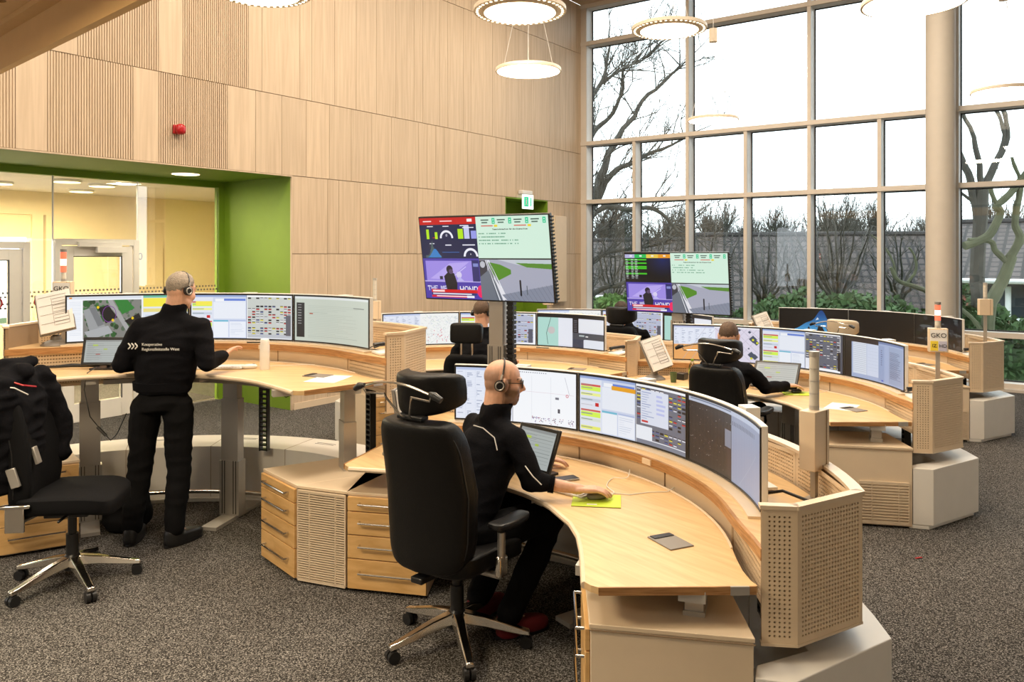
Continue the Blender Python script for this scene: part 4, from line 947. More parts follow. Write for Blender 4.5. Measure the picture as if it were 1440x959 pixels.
def PD(k, r, a):   # world point on a desk from radius and angle
    O, th, zb, zt = DESKS[k]; t = rad(th)-PI/2; x, y = pt(r, a); return Vector((O[0]+math.cos(t)*x-math.sin(t)*y, O[1]+math.sin(t)*x+math.cos(t)*y, 0))
for k, ang, lab, kw in (('A', 36.6, 'clear unlit signal pole with cream box on the nearest desk', dict(top=.67, boxz=(.15, .41), face=.75)),
        ('D', 40, 'signal pole with red lit tower and GKO IZ HD sign', dict(top=.71, boxz=(.32, .505), lit=True, sign=('GKO', 'IZ', 'HD'), face=-.35)),
        ('F', 40, 'unlit signal pole right of the round column', dict(top=.78, boxz=(.42, .60), face=-.2)),
        ('B', -43, 'signal pole with red lit tower and GKO PI sign beside the office door', dict(top=.72, boxz=(.28, .47), lit=True, sign=('GKO', 'PI'), face=.15)),
        ('C', -42, 'signal pole with cream box between the raised desk and the middle desk', dict(top=.75, boxz=(.30, .50), face=.2)),
        ('E', -37, 'signal pole standing before the green doorway', dict(top=.78, boxz=(.42, .60), face=.2))):
    O, th, zb, zt = DESKS[k]; signal_pole(O, rad(th), zb, ang, 2.015, lab, **kw)
pn = {'A': ('drawer pedestal right of the bearded man under the nearest desk', 'drawer pedestal with steel handles behind the nearest chair'), 'B': ('narrow-looking drawer pedestal left of the slatted grille', 'maple drawer pedestal behind the chair with the jacket'),
      'C': ('pedestal under the right end of the middle desk', 'pedestal under the left end of the middle desk'), 'D': ('cream pedestal with grille under the right desk', 'pedestal left of the seated operator at the right desk'), 'F': ('pedestal with grille below the desk by the column', 'left pedestal of the desk by the column')}
for k in 'ABCDF':
    O, th, zb, zt = DESKS[k]
    for s in (1, -1): pedestal(O, rad(th), s, pn[k][0 if s > 0 else 1], grille=(s > 0 and k in 'ADF'))
# filler cabinet with grille between desks A and B
def LW(k, x, y):
    O, th, zb, zt = DESKS[k]; t = rad(th)-PI/2; return Vector((O[0]+math.cos(t)*x-math.sin(t)*y, O[1]+math.sin(t)*x+math.cos(t)*y))
q = [LW('B', 1.03, .42), LW('A', -1.03, .42), LW('A', -1.475, .815), LW('B', 1.475, .815)]
cfil = sum(q, Vector((0, 0)))/4; fl = thing('filler_cabinet', 'cream filler cabinet with slatted grille between the two drawer pedestals', 'cabinet', (cfil.x, cfil.y, 0))
ql = [p-cfil for p in q]
d = (ql[1]-ql[0]).normalized(); nn = Vector((d.y, -d.x)); nn = nn if nn.dot(ql[0]) > 0 else -nn
m = MB(); m.prism([tuple(ql[0]-nn*.02), tuple(ql[1]-nn*.02), tuple(ql[2]), tuple(ql[3])], .012, .555); m.build('body', M['cream'], fl)
m = MB(); m.prism([tuple(p) for p in ql], .555, .573); bev(m.build('top_panel', M['cream'], fl), .003)
grille_part(fl, ql[0]+d*.012, ql[1]-d*.012, nn, .02, .545, 38, M['cream'])
# ------------------------------------------------------------------ hanging displays on lift columns
def big_display(c, W, yaw, pitch, mat, label, post_off, floor_r=.3):
    H = W*9/16; base = Vector((c[0], c[1], 0)) + Vector(post_off+(0,))
    t = thing('lift_display', label, 'screen', base, 0)
    r = Vector((math.cos(yaw), math.sin(yaw), 0)); n = Vector((math.sin(yaw), -math.cos(yaw), 0)); up = Vector((0, 0, 1))*math.cos(pitch)+n*math.sin(pitch)
    nn_ = r.cross(up)*1.0; Mx = Matrix((r, -nn_, up)).transposed()      # columns: right, back, up
    cc = Vector(c)-base
    def P(x, y, z): return cc + Mx @ Vector((x, y, z))
    m = MB(); m.box(P(0, .022, 0), (W, .040, H), M=Mx); m.box(P(0, .055, -.05), (W*.72, .03, H*.62), M=Mx); bev(m.build('housing', M['blackp'], t), .006)
    m = MB(); b = .012; vs = [P(-W/2+b, -.0005, -H/2+b), P(W/2-b, -.0005, -H/2+b), P(W/2-b, -.0005, H/2-b), P(-W/2+b, -.0005, H/2-b)]
    m.uv[0] = [(0, 0), (1, 0), (1, 1), (0, 1)]; m.add(vs, [(0, 1, 2, 3)]); m.build('display', mat, t, fix=False)
    m = MB()
    for k in range(24):
        z = -H/2+.03+k*(H-.06)/23; m.box(P(W/2+.004, .035, z), (.010, .03, .012), M=Mx)
    tag(m.build('vent_ribs', M['gasket'], t), kind='stuff')
    m = MB(); m.box((0, 0, .01), (.5, .42, .02), rz=yaw); m.build('foot_plate', M['steel'], t)
    zc = c[2]-H/2+.02
    m = MB(); m.box((0, 0, .62), (.15, .11, 1.2), rz=yaw); m.build('lift_column', M['alu'], t)
    m = MB(); m.box((0, 0, (1.2+c[2]+.1)/2), (.128, .094, c[2]+.1-1.2), rz=yaw); m.build('lift_column', M['alu'], t)
    m = MB()
    for s in (-.05, -.03, .03, .05):
        p = Matrix.Rotation(yaw, 3, 'Z') @ Vector((s, -.0555, 0)); m.box((p.x, p.y, .62), (.005, .004, 1.18), rz=yaw)
    m.build('column_groove', M['dark'], t)
    m = MB(); p = r*.118; n_ = 46
    for k in range(n_): z = .1+k*(c[2]-.15)/n_; m.box((p.x, p.y, z), (.062, .05, (c[2]-.15)/n_*.72), rz=yaw)
    m.box((p.x*.95, p.y*.95, (c[2]+.0)/2), (.045, .03, c[2]-.1), rz=yaw); tag(m.build('cable_chain', M['blackp'], t), kind='stuff')
    m = MB(); q = P(0, .06, 0); m.cyl((0, 0, c[2]), q, .03, 12); m.build('tilt_arm', M['steel'], t)
    return t
big_display((-.221, 6.252, 1.913), 1.22, -.541, .157, SM['T1'], 'bigger hanging four-part display with red bar and dashboard on a grey lift column', (.115, .175))
big_display((1.77, 8.62, 1.635), 1.20, -.599, .124, SM['T2'], 'smaller farther four-part display with green rows before the window', (.07, .16))
# ------------------------------------------------------------------ chairs (local +Y = the way the sitter faces)
def yv(q, k=.0): return q
def chair_base(t, sc_l=.35, rot0=0.0, hub_z=.14):
    for k in range(5):
        a = rot0+2*PI*k/5; u = Vector((math.cos(a), math.sin(a), 0)); p = Vector((-u.y, u.x, 0))
        m = MB(); secs = []
        for (r, z, w, h) in ((.02, .150, .034, .034), (.14, .130, .030, .028), (sc_l-.03, .084, .024, .017), (sc_l+.015, .076, .022, .014)):
            c = u*r+Vector((0, 0, z)); secs.append([c-p*w-Vector((0, 0, h)), c+p*w-Vector((0, 0, h)), c+p*w*.75+Vector((0, 0, h*.7)), c-p*w*.75+Vector((0, 0, h*.7))])
        vs = [v for s_ in secs for v in s_]; fs = [(4*i+j, 4*i+(j+1) % 4, 4*i+4+(j+1) % 4, 4*i+4+j) for i in range(3) for j in range(4)] + [(0, 1, 2, 3), (12, 13, 14, 15)]
        m.add(vs, fs); lg = bev(m.build('leg', M['chrome'], t), .006)
        m = MB(); e = u*(sc_l-.005)
        for s in (-.016, .016): cpt = e+u*.0+p*s; m.cyl(cpt+Vector((0, 0, .03))-p*.011, cpt+Vector((0, 0, .03))+p*.011, .030, 18)
        m.cyl(e+Vector((0, 0, .03))-p*.02, e+Vector((0, 0, .03))+p*.02, .008, 8); m.cyl(e+Vector((0, 0, .035)), e+Vector((0, 0, .075)), .010, 8); m.box(e+Vector((0, 0, .052)), (.030, .03, .018), rz=a); m.build('caster', M['blackp'], lg)
    m = MB(); m.lathe([(.045, .09), (.050, .16), (.034, .18), (.034, .30), (.024, .30), (.024, .43)], n=20); m.build('gas_column', M['blackp'], t)
def chair24(label, loc, face, seat_z=.50, head='wrap', hanger=True, col='leather', headmat=None, arms=True, rot0=.3, lean=.16, hmat='leather', back_h=.66, back_w=.235, group='operator chairs'):
    t = thing('office_chair', label, 'chair', (loc[0], loc[1], 0), face-PI/2, group); mt = M[col]
    chair_base(t, .35, rot0)
    m = MB(); m.box((0, 0, seat_z-.085), (.20, .24, .05)); m.box((0, -.20, seat_z-.075), (.07, .20, .03)); m.cyl((.10, .02, seat_z-.085), (.25, .02, seat_z-.085), .008); bev(m.build('mechanism', M['blackp'], t), .006)
    m = MB(); m.sup((0, .02, seat_z-.02), (.255, .265, .055), .32, .42, 32, 14, lambda q: (q.x, q.y, q.z+.02*(abs(q.x)/.25)**3 - .025*max(q.y/.26, 0)**3)); m.build('seat', mt, t)
    # backrest leaning backwards
    Rl = Matrix.Rotation(lean, 3, 'X'); hb = back_h/2
    def bf(q):
        w = 1-.13*max(q.z/hb, 0)**2-.10*max(-q.z/hb, 0)**2; return (q.x*w, q.y+.06*(q.x/.24)**2+.025*math.cos(q.z/hb*2.2), q.z)
    bc = Vector((0, -.235, seat_z-.03)); ctr = bc+Rl @ Vector((0, 0, hb))
    m = MB(); m.sup(ctr, (back_w, .070, hb), .26, .38, 36, 20, bf, Rl); bk = m.build('backrest', mt, t)
    m = MB(); rim = [];
    for k in range(40):
        a = 2*PI*k/40; q = Vector((math.copysign(abs(math.cos(a))**.38, math.cos(a))*back_w*1.0, -.036, math.copysign(abs(math.sin(a))**.3, math.sin(a))*hb*.985)); rim.append(ctr + Rl @ Vector(bf(q)))
    m.tube(rim, .004, 6, closed=True); m.build('seam', M['blackp'], bk)
    top = bc+Rl @ Vector((0, 0, back_h))
    if head == 'wrap':
        def hf(q): return (q.x, q.y+.13*(abs(q.x)/.18)**2.2, q.z*(1-.14*(q.x/.18)**2))
        hc = top+Rl @ Vector((0, .035, .115))
        m = MB(); m.sup(hc, (.182, .055, .098), .35, .4, 32, 14, hf, Rl); hd = m.build('headrest', M[hmat], t)
        m = MB()
        for s in (-.05, .05): m.cyl(top+Rl @ Vector((s, 0, -.08)), hc+Rl @ Vector((s, 0, -.02)), .007, 8)
        m.build('headrest_post', M['chrome'], hd); m = MB(); m.box(top+Rl @ Vector((0, .0, .015)), (.16, .05, .022), M=Rl); bev(m.build('headrest_clamp', M['blackp'], t), .006)
    elif head == 'flat':
        hc = top+Rl @ Vector((0, .03, .20))
        m = MB(); m.sup(hc, (.150, .055, .095), .3, .3, 28, 14, None, Rl @ Matrix.Rotation(-.15, 3, 'X')); hd = m.build('headrest', M[hmat], t)
        m = MB()
        for s in (-.052, .052): m.cyl(top+Rl @ Vector((s, .0, -.06)), hc+Rl @ Vector((s, 0, -.05)), .008, 8)
        m.build('headrest_post', M['chrome'], hd)
    if hanger:
        hc = top+Rl @ Vector((0, -.050, .17))
        def H(x, z, y=0.): return hc+Rl @ Vector((x, y, z))
        hg = MB(); bow = [H(-.25+.5*k/16, .055*math.sin(PI*(k/16)**1.0)-.02, -.035-.02*math.sin(PI*k/16)) for k in range(17)]; hg.tube(bow, .006, 8)
        h = hg.build('hanger_bow', M['chrome'], t)
        hg = MB()
        for s in (-1, 1): hg.tube([H(s*.215, -.008, -.045), H(s*.20, -.035, -.04), H(s*.085, -.03, -.035), H(s*.075, -.055, -.03), H(s*.028, -.135, .0), H(s*.02, -.15, .02)], .005, 8)
        hg.build('hanger_bracket', M['chrome'], h)
        for s in (-1, 1):
            hg = MB(); hg.tube([H(s*.205, -.0, -.04), H(s*.235, -.006, -.045), H(s*.27, -.024, -.04)], [.010, .018, .014], 10); hg.build('hanger_tip', M['blackp'], h)
    if arms:
        for s in (-1, 1):
            m = MB(); m.tube([(s*.17, -.02, seat_z-.08), (s*.285, -.03, seat_z-.07), (s*.30, -.03, seat_z-.02), (s*.30, -.03, seat_z+.14)], [.016, .018, .020, .020], 10); ar = m.build('armrest', M['alu'], t)
            m = MB(); m.box((s*.300, -.03, seat_z-.02), (.035, .07, .10)); bev(m.build('arm_bracket', M['chrome'], ar), .012)
            m = MB(); m.sup((s*.30, .03, seat_z+.17), (.047, .135, .020), .5, .5, 22, 10, lambda q: (q.x, q.y, q.z+.012*(q.y/.13)**2)); m.build('arm_pad', M['blackp'], ar)
    return t
CH = {}
chair24('high black leather chair with coat hanger bow behind the bearded man, nearest camera', (-.275, 3.98), rad(54), .49, 'wrap', rot0=.55, lean=.12, back_w=.255, back_h=.72)
chair24('black chair in front of the middle desk with headrest on two chrome posts', (-.37, 7.62), rad(80), .50, 'flat', False, col='fabric', hmat='leather', lean=.10, back_h=.55)
chair24('black leather chair with coat hanger bow at the right desk', (1.79, 6.62), rad(52), .50, 'wrap', lean=.10, back_h=.58)
chair24('black chair at the farthest middle desk under the green hedge view', (1.33, 9.30), rad(62), .50, 'wrap', False, col='fabric', lean=.10)
chair24('empty chair with beige sheen painted on its headrest before the black monitors', (3.98, 9.45), rad(40), .44, 'wrap', True, hmat='beige', lean=.05, back_h=.56)
lc = chair24('black office chair at the left with a jacket hung over its back', (-2.60, 4.71), rad(8), .53, 'none', False, col='fabric', lean=.12, back_h=.66, arms=False, rot0=-.63)
m = MB()
for s in (-1,): 
    m.tube([(.0, -.16, .44), (.22*s*-1, -.19, .45), (.255*s*-1, -.19, .48)], .018, 10); m.sup((.268, -.20, .545), (.020, .085, .012), .5, .6); m.box((.262, -.20, .47), (.018, .10, .14))
bev(m.build('arm_bracket', M['chrome'], lc), .006)

# ------------------------------------------------------------------ remeshing for bodies and cloth
def remesh(mb, voxel, smooth=4, fold=0.0, fscale=9, seed=0.0):
    me = mb.mesh('tmp', True); o = bpy.data.objects.new('tmp', me); COL.objects.link(o)
    r = o.modifiers.new('r', 'REMESH'); r.mode = 'VOXEL'; r.voxel_size = voxel
    if smooth: s_ = o.modifiers.new('s', 'SMOOTH'); s_.iterations = smooth; s_.factor = .5
    dg = bpy.context.evaluated_depsgraph_get(); dg.update()
    out = bpy.data.meshes.new_from_object(o.evaluated_get(dg)); bpy.data.objects.remove(o)
    n = len(out.vertices); co = np.zeros(n*3, np.float32); out.vertices.foreach_get('co', co)
    if fold:
        no = np.zeros(n*3, np.float32); out.vertices.foreach_get('normal', no); co = co.reshape(-1, 3); no = no.reshape(-1, 3)
        a = np.array([mnoise.noise((float(c[0])*fscale+seed, float(c[1])*fscale, float(c[2])*fscale*.55)) for c in co]); b = np.abs(np.array([mnoise.noise((float(c[0])*fscale*.5, float(c[1])*fscale*.5+seed, float(c[2])*fscale*1.3)) for c in co]))
        co = co + no*((a*.6+.5-b*1.6)*fold)[:, None]; out.vertices.foreach_set('co', co.ravel().astype(np.float32))
    out.polygons.foreach_set('use_smooth', np.ones(len(out.polygons), bool)); out.update(); return out
skin_m, nt, b = newmat('skin'); at = nt.nodes.new('ShaderNodeAttribute'); at.attribute_name = 'tone'; nz = nt.nodes.new('ShaderNodeTexNoise'); nz.inputs['Scale'].default_value = 60
mr = nt.nodes.new('ShaderNodeMapRange'); mr.inputs[3].default_value = .86; mr.inputs[4].default_value = 1.12; nt.links.new(nz.outputs['Fac'], mr.inputs[0])
mx = nt.nodes.new('ShaderNodeMix'); mx.data_type = 'RGBA'; mx.blend_type = 'MULTIPLY'; mx.inputs[0].default_value = 1; nt.links.new(at.outputs['Color'], mx.inputs[6]); nt.links.new(mr.outputs[0], mx.inputs[7])
nt.links.new(mx.outputs[2], b.inputs['Base Color']); b.inputs['Roughness'].default_value = .48; b.inputs['Subsurface Weight'].default_value = .08; b.inputs['Subsurface Radius'].default_value = (.02, .008, .004)
hair_m = {}
for k, c in (('grey', (.30, .25, .20)), ('brown', (.085, .048, .028)), ('dark', (.04, .025, .018))): hair_m[k] = pbr('hair_'+k, c, .7, nscale=90, namt=.45, bump=.6, bscale=160)
def frame(yaw, pitch, roll=0):   # columns right, forward, up ; yaw = direction faced in the plane
    return Matrix.Rotation(yaw-PI/2, 3, 'Z') @ Matrix.Rotation(pitch, 3, 'X') @ Matrix.Rotation(roll, 3, 'Y')
def add_hand(mb, wr, f, up, side, curl=.4, spread=.10, sc=1.0):
    # side: +1 thumb towards right-hand side of f x up
    f = Vector(f).normalized(); up = Vector(up); up = (up-f*up.dot(f)).normalized(); s = f.cross(up)*side; wr = Vector(wr)
    L = [.078, .088, .083, .070]
    for i, off in enumerate((.030, .010, -.011, -.031)):
        k = wr + f*(.088-.006*abs(i-1))*sc + s*off*sc; mb.rc(wr + s*off*.62*sc - f*.01, .0155*sc, k, .0125*sc, 8)
        d = (f + s*spread*(1.2-i)*.6).normalized(); p = k
        for j, fr in enumerate((.45, .32, .23)):
            ang = curl*(.55+.75*j); dd = d*math.cos(ang)-up*math.sin(ang); q = p+dd*L[i]*fr*sc; mb.rc(p, (.0105-.001*j)*sc, q, (.0096-.0012*j)*sc, 8); p = q
    b0 = wr+f*.022*sc+s*.026*sc; b1 = b0+(f*.55+s*.75-up*.25).normalized()*.042*sc; b2 = b1+(f*.9+s*.25-up*.25).normalized()*.034*sc; b3 = b2+(f+s*.02-up*.2).normalized()*.026*sc
    mb.rc(b0-f*.01, .015*sc, b1, .013*sc, 8); mb.rc(b1, .012*sc, b2, .0105*sc, 8); mb.rc(b2, .0105*sc, b3, .009*sc, 8)
def add_head(mb, c, R, k=1.0, fat=1.0):
    def P(x, y, z): return Vector(c)+R @ Vector((x*k, y*k, z*k))
    def E_(x, y, z, a, b_, d_): mb.sup(P(x, y, z), (a*k, b_*k, d_*k), 1, 1, 24, 16, None, R)
    E_(0, -.012, .035, .077, .098, .088); E_(0, -.045, .0, .066, .058, .070); E_(0, .030, -.025, .062*fat, .062, .082); E_(0, .032, -.072, .052*fat, .052, .038); E_(0, .062, -.097, .026*fat, .024, .020)
    for s in (-1, 1):
        E_(s*.034, .058, -.030, .027*fat, .028, .032); E_(s*.042, .015, -.075, .022*fat, .040, .030)
        E_(s*.081, -.002, -.004, .011, .019, .033); E_(s*.086, -.010, .008, .009, .015, .024); mb.rc(P(s*.075, -.002, -.03), .008*k, P(s*.076, -.006, -.012), .008*k, 8)
        mb.rc(P(s*.012, .088, .026), .011*k, P(s*.044, .076, .027), .009*k, 8); E_(s*.031, .078, .008, .0135, .0105, .010); mb.rc(P(s*.011, .104, -.030), .0075*k, P(s*.013, .098, -.028), .006*k, 8)
    mb.rc(P(0, .088, .018), .0085*k, P(0, .113, -.024), .0115*k, 10); mb.rc(P(0, .100, -.030), .010*k, P(0, .094, -.040), .008*k, 8)
    mb.rc(P(-.020, .085, -.054), .0070*k, P(.020, .085, -.054), .0070*k, 8); mb.rc(P(-.018, .084, -.066), .0078*k, P(.018, .084, -.066), .0078*k, 8); mb.rc(P(0, .078, -.080), .016*k, P(0, .070, -.095), .018*k, 8)
def headset(parent, P, side=1, mic=False):
    m = MB(); band = [P(s*.0, 0, 0) for s in ()]
    pts = []
    for i in range(21):
        a = PI*i/20; pts.append(P(.088*math.cos(a), -.026+.016*math.sin(a), .010+.120*math.sin(a)))
    m.tube(pts, .0045, 8); hb = m.build('headset_band', M['blackp'], parent)
    for s in (-1, 1):
        m = MB(); m.cyl(P(s*.083, -.030, -.004), P(s*.104, -.034, -.004), .029, 20); hc = m.build('ear_cushion', M['blackp'], hb)
        m = MB(); m.tube([P(s*.106, -.034+.021*math.cos(q*PI/9), -.004+.021*math.sin(q*PI/9)) for q in range(18)], .004, 6, closed=True); m.cyl(P(s*.094, -.028, .03), P(s*.094, -.024, .055), .006, 8); m.build('ear_ring', M['alu'], hb)
    if mic: m = MB(); m.tube([P(-side*.10, .0, -.01), P(-side*.10, .05, -.045), P(-side*.07, .095, -.07)], .0025, 6); m.build('microphone_boom', M['blackp'], hb)
def person(label, J, hair=None, hairtop=True, beard=False, voxel=.006, origin=None, R=None, shoes='blackp', headset_side=1, fat=1.0, glasses=False, group=None, sleeves=(1, 1), hipw=1.0, tw=1.0):
    o0 = Vector((J['base'][0], J['base'][1], 0)); V = lambda q: Vector(q)-o0
    hc = V(J['head']); nk = V(J['neck']); ch = V(J['chest']); pv = V(J['pelvis']); sh = {s: V(J['sh'+s]) for s in 'LR'}; el = {s: V(J['el'+s]) for s in 'LR'}; wr = {s: V(J['wr'+s]) for s in 'LR'}
    kn = {s: V(J['kn'+s]) for s in 'LR'}; an = {s: V(J['an'+s]) for s in 'LR'}; hp = {s: V(J['hp'+s]) for s in 'LR'}; toe = {s: Vector(J['toe'+s]).normalized() for s in 'LR'}
    b_ = MB(); add_head(b_, hc, R, 1.0, fat); b_.rc(nk-Vector((0, 0, .05)), .066*fat, hc+R @ Vector((0, -.026, -.03)), .062*fat, 16)
    rt = (sh['R']-sh['L']).normalized(); fw = Vector((0, 0, 1)).cross(rt).normalized()
    b_.loft([(pv, rt*.12, fw*.08), (ch, rt*.13, fw*.09), (nk-Vector((0, 0, .04)), rt*.06, fw*.055)], 20)
    for s in 'LR':
        sd_ = sh[s]-Vector((0, 0, .045)); b_.rc(nk-Vector((0, 0, .10)), .045, sd_, .036); b_.rc(sd_, .036, el[s], .036); b_.rc(el[s], .038, wr[s], .0265)
        f = Vector(J['hand'+s]); add_hand(b_, wr[s], f, J.get('palm'+s, (0, 0, 1)), -1 if s == 'R' else 1, J.get('curl'+s, .45))
        b_.rc(pv, .08, hp[s], .075); b_.rc(hp[s], .07, kn[s], .048); b_.rc(kn[s], .048, an[s], .034); b_.rc(an[s], .034, an[s]+toe[s]*.13-Vector((0, 0, an[s].z-.04)), .03)
    me = remesh(b_, voxel, 3)
    # skin, scalp and beard tones
    n = len(me.vertices); co = np.zeros(n*3, np.float32); me.vertices.foreach_get('co', co); co = co.reshape(-1, 3)
    L = (co-np.array(hc))@np.array(R); col = np.tile(np.array([.62, .36, .25, 1], np.float32), (n, 1)); near = np.linalg.norm(L, axis=1) < .16
    x, y, z = L[:, 0], L[:, 1], L[:, 2]; col[near, :3] = (.66, .37, .25)
    lips = near & (np.abs(x) < .024) & (y > .07) & (z > -.073) & (z < -.047); col[lips, :3] = (.50, .22, .18)
    eyes = near & (np.hypot(np.abs(x)-.031, z-.008) < .010) & (y > .078); col[eyes, :3] = (.12, .08, .06)
    brow = near & (np.abs(np.abs(x)-.032) < .018) & (z > .026) & (z < .036) & (y > .06); col[brow, :3] = (.20, .12, .08)
    if beard:
        w = np.clip((-.005-z)/.025, 0, 1)*np.clip((y+.02)/.03, 0, 1)*(z > -.13)*1.0; w = np.where((np.abs(x) < .03) & (y > .07) & (z > -.045), 0, w); w = np.maximum(w, (np.abs(x) > .052)*(np.abs(y-.012) < .018)*(z < .03)*.8); bd = near & ~lips
        tone = np.array([.075, .038, .022]); col[:, :3] = np.where(bd[:, None], col[:, :3]*(1-.8*w[:, None])+tone*.8*w[:, None], col[:, :3])
        ws = np.clip((.085-z)/.03, 0, 1)*np.clip((.035-y)/.02, 0, 1)*np.clip((z+.055)/.02, 0, 1); ws = np.where(near & (np.hypot(np.abs(x)-.08, y+.01) > .03), ws, 0)[:, None]*.5; col[:, :3] = col[:, :3]*(1-ws)+np.array([.13, .08, .055])*ws
    at_ = me.color_attributes.new('tone', 'FLOAT_COLOR', 'POINT'); at_.data.foreach_set('color', col.ravel())
    t = link('person', me, skin_m, None, o0); tag(t, label, 'person', group)
    def P(x_, y_, z_): return hc+R @ Vector((x_, y_, z_))
    # jacket
    j = MB(); up = (ch-pv); hemc = pv+up*J.get('hem', .0)
    rings = [(hemc, rt*.175*hipw, fw*.135*hipw), (pv+up*.35, rt*.172*tw, fw*.135*tw), (pv+up*.8, rt*.188*tw, fw*.138*tw), (ch+(nk-ch)*.25, rt*.195*tw, fw*.135*tw), (ch+(nk-ch)*.62, rt*.165*tw, fw*.112), (nk-Vector((0, 0, .045)), rt*.085, fw*.08)]
    j.loft(rings, 28)
    j.loft([(nk-Vector((0, 0, .05)), rt*.082*fat, fw*.080*fat), (nk+(hc-nk)*.16, rt*.076*fat, fw*.076*fat), (nk+(hc-nk)*J.get('collar', .30), rt*.074*fat, fw*.074*fat)], 24)
    for s in 'LR':
        sg = 1 if s == 'R' else -1
        j.rc(nk-Vector((0, 0, .02)), .07, sh[s]-rt*.05*sg-Vector((0, 0, .03)), .05)
        dn = Vector((0, 0, .028)); j.rc(nk-Vector((0, 0, .055))+rt*.02*sg, .062, sh[s]-dn-rt*.02*sg, .060); j.rc(nk-Vector((0, 0, .11))+rt*.05*sg, .080, sh[s]-dn*1.6-rt*.03*sg, .070); j.rc(sh[s]-dn, .062, (sh[s]+el[s])/2, .062); j.rc((sh[s]+el[s])/2, .063, el[s], .057)
        k = J.get('cuff'+s, .93); cuff = el[s]+(wr[s]-el[s])*k; j.rc(el[s], .057, el[s]+(cuff-el[s])*.55, .050); j.rc(el[s]+(cuff-el[s])*.5, .050, cuff, .042)
        j.rc(ch+rt*.085*sg-Vector((0, 0, .02)), .110, sh[s]-rt*.045*sg-Vector((0, 0, .09)), .080)
    jk = link('jacket', remesh(j, .010, 3, .011, 11, J['base'][0]), M['cloth'], t)
    # trousers
    q = MB()
    q.loft([(pv+up*.16, rt*.160*hipw, fw*.120*hipw), (pv, rt*.175*hipw, fw*.135*hipw), (pv-Vector((0, 0, .06)), rt*.16*hipw, fw*.13*hipw)], 24)
    for s in 'LR':
        sg = 1 if s == 'R' else -1
        q.rc(pv+rt*.07*sg-Vector((0, 0, .01)), .105, hp[s], .098*hipw); q.rc(hp[s], .100*hipw, (hp[s]+kn[s])/2, .092); q.rc((hp[s]+kn[s])/2, .092, kn[s], .076); q.rc(kn[s], .076, (kn[s]+an[s])/2, .074); q.rc((kn[s]+an[s])/2, .074, an[s]+Vector((0, 0, .03)), .066)
    link('trousers', remesh(q, .011, 3, .010, 9, 3.3), M['trouser'], t)
    for s in 'LR':
        q = MB(); f = toe[s]; sd = Vector((f.y, -f.x, 0)); a = Vector((an[s].x, an[s].y, 0)); Rz = Matrix((sd, f, Vector((0, 0, 1)))).transposed()
        q.sup(a+f*.075+Vector((0, 0, .042)), (.050, .148, .048), .55, .65, 24, 12, lambda v: (v.x*(1-.10*(v.y/.15)), v.y, v.z*(1-.25*max(v.y/.15, 0))), Rz); q.sup(a-f*.0+Vector((0, 0, .065)), (.050, .070, .062), .6, .8, 20, 12, None, Rz)
        shm = remesh(q, .007, 2); so = link('shoe', shm, M[shoes], t)
        q = MB(); q.prism([tuple((a+f*(.075+.155*math.sin(k*PI/10))+sd*(.050*math.cos(k*PI/10)))[:2]) for k in range(20)], .002, .018); q.build('sole', M['blackp'], so)
    if hair:
        q = MB(); nu, nv = 48, 26; vs = []; keep = {}
        top = 1.0
        for a in range(nv+1):
            for b2 in range(nu):
                th = 2*PI*b2/nu; ph = PI*a/nv; dx, dy, dz = math.sin(ph)*math.cos(th), math.sin(ph)*math.sin(th), math.cos(ph)
                rr = .975+.05*mnoise.noise((dx*7, dy*7, dz*7))+.03*mnoise.noise((dx*26, dy*26, dz*9)); vs.append(P(dx*.0835*rr, -.014+dy*.105*rr, .035+dz*.097*rr)); keep[len(vs)-1] = (dx*.083, dy*.104, .035+dz*.097)
        fs = []
        for a in range(nv):
            for b2 in range(nu):
                f4 = (a*nu+b2, a*nu+(b2+1) % nu, (a+1)*nu+(b2+1) % nu, (a+1)*nu+b2); cx = sum(keep[i][0] for i in f4)/4; cy = sum(keep[i][1] for i in f4)/4; cz = sum(keep[i][2] for i in f4)/4
                front = cy > .0; lim = .075+.0*cy if cy > .045 else (.012 if abs(cy) < .045 and abs(cx) > .05 else -.045)
                if cy > .02 and cy <= .045: lim = .03
                if cz > lim and not (cy > .085 and cz < .08): fs.append(f4)
        q.add(vs, fs, 0, True); ho = q.build('hair', hair_m[hair], t); md = ho.modifiers.new('t', 'SOLIDIFY'); md.thickness = .006; md.offset = -1
    if headset_side is not None: headset(t, P, headset_side)
    if glasses:
        g = MB()
        for s in (-1, 1):
            g.tube([P(s*.034+.024*math.cos(a), .100-.008*abs(math.cos(a)*(.5+.5*s*math.cos(a)))+.0, .006+.018*math.sin(a)) for a in [2*PI*k/18 for k in range(18)]], .0024, 6, closed=True)
            g.tube([P(s*.058, .096, .012), P(s*.079, .06, .014), P(s*.083, .0, .012), P(s*.082, -.02, .0)], .0024, 6)
        g.tube([P(-.010, .102, .010), P(.0, .106, .012), P(.010, .102, .010)], .0022, 6); g.build('glasses', M['blackp'], t)
        g = MB()
        for s in (-1, 1): g.cyl(P(s*.034, .097, .006), P(s*.034, .098, .006), .022, 16)
        g.build('spectacle_lens', M['glass'], t)
    return t, P, dict(nk=nk, rt=rt, fw=fw, ch=ch, pv=pv, sh=sh, el=el, wr=wr)
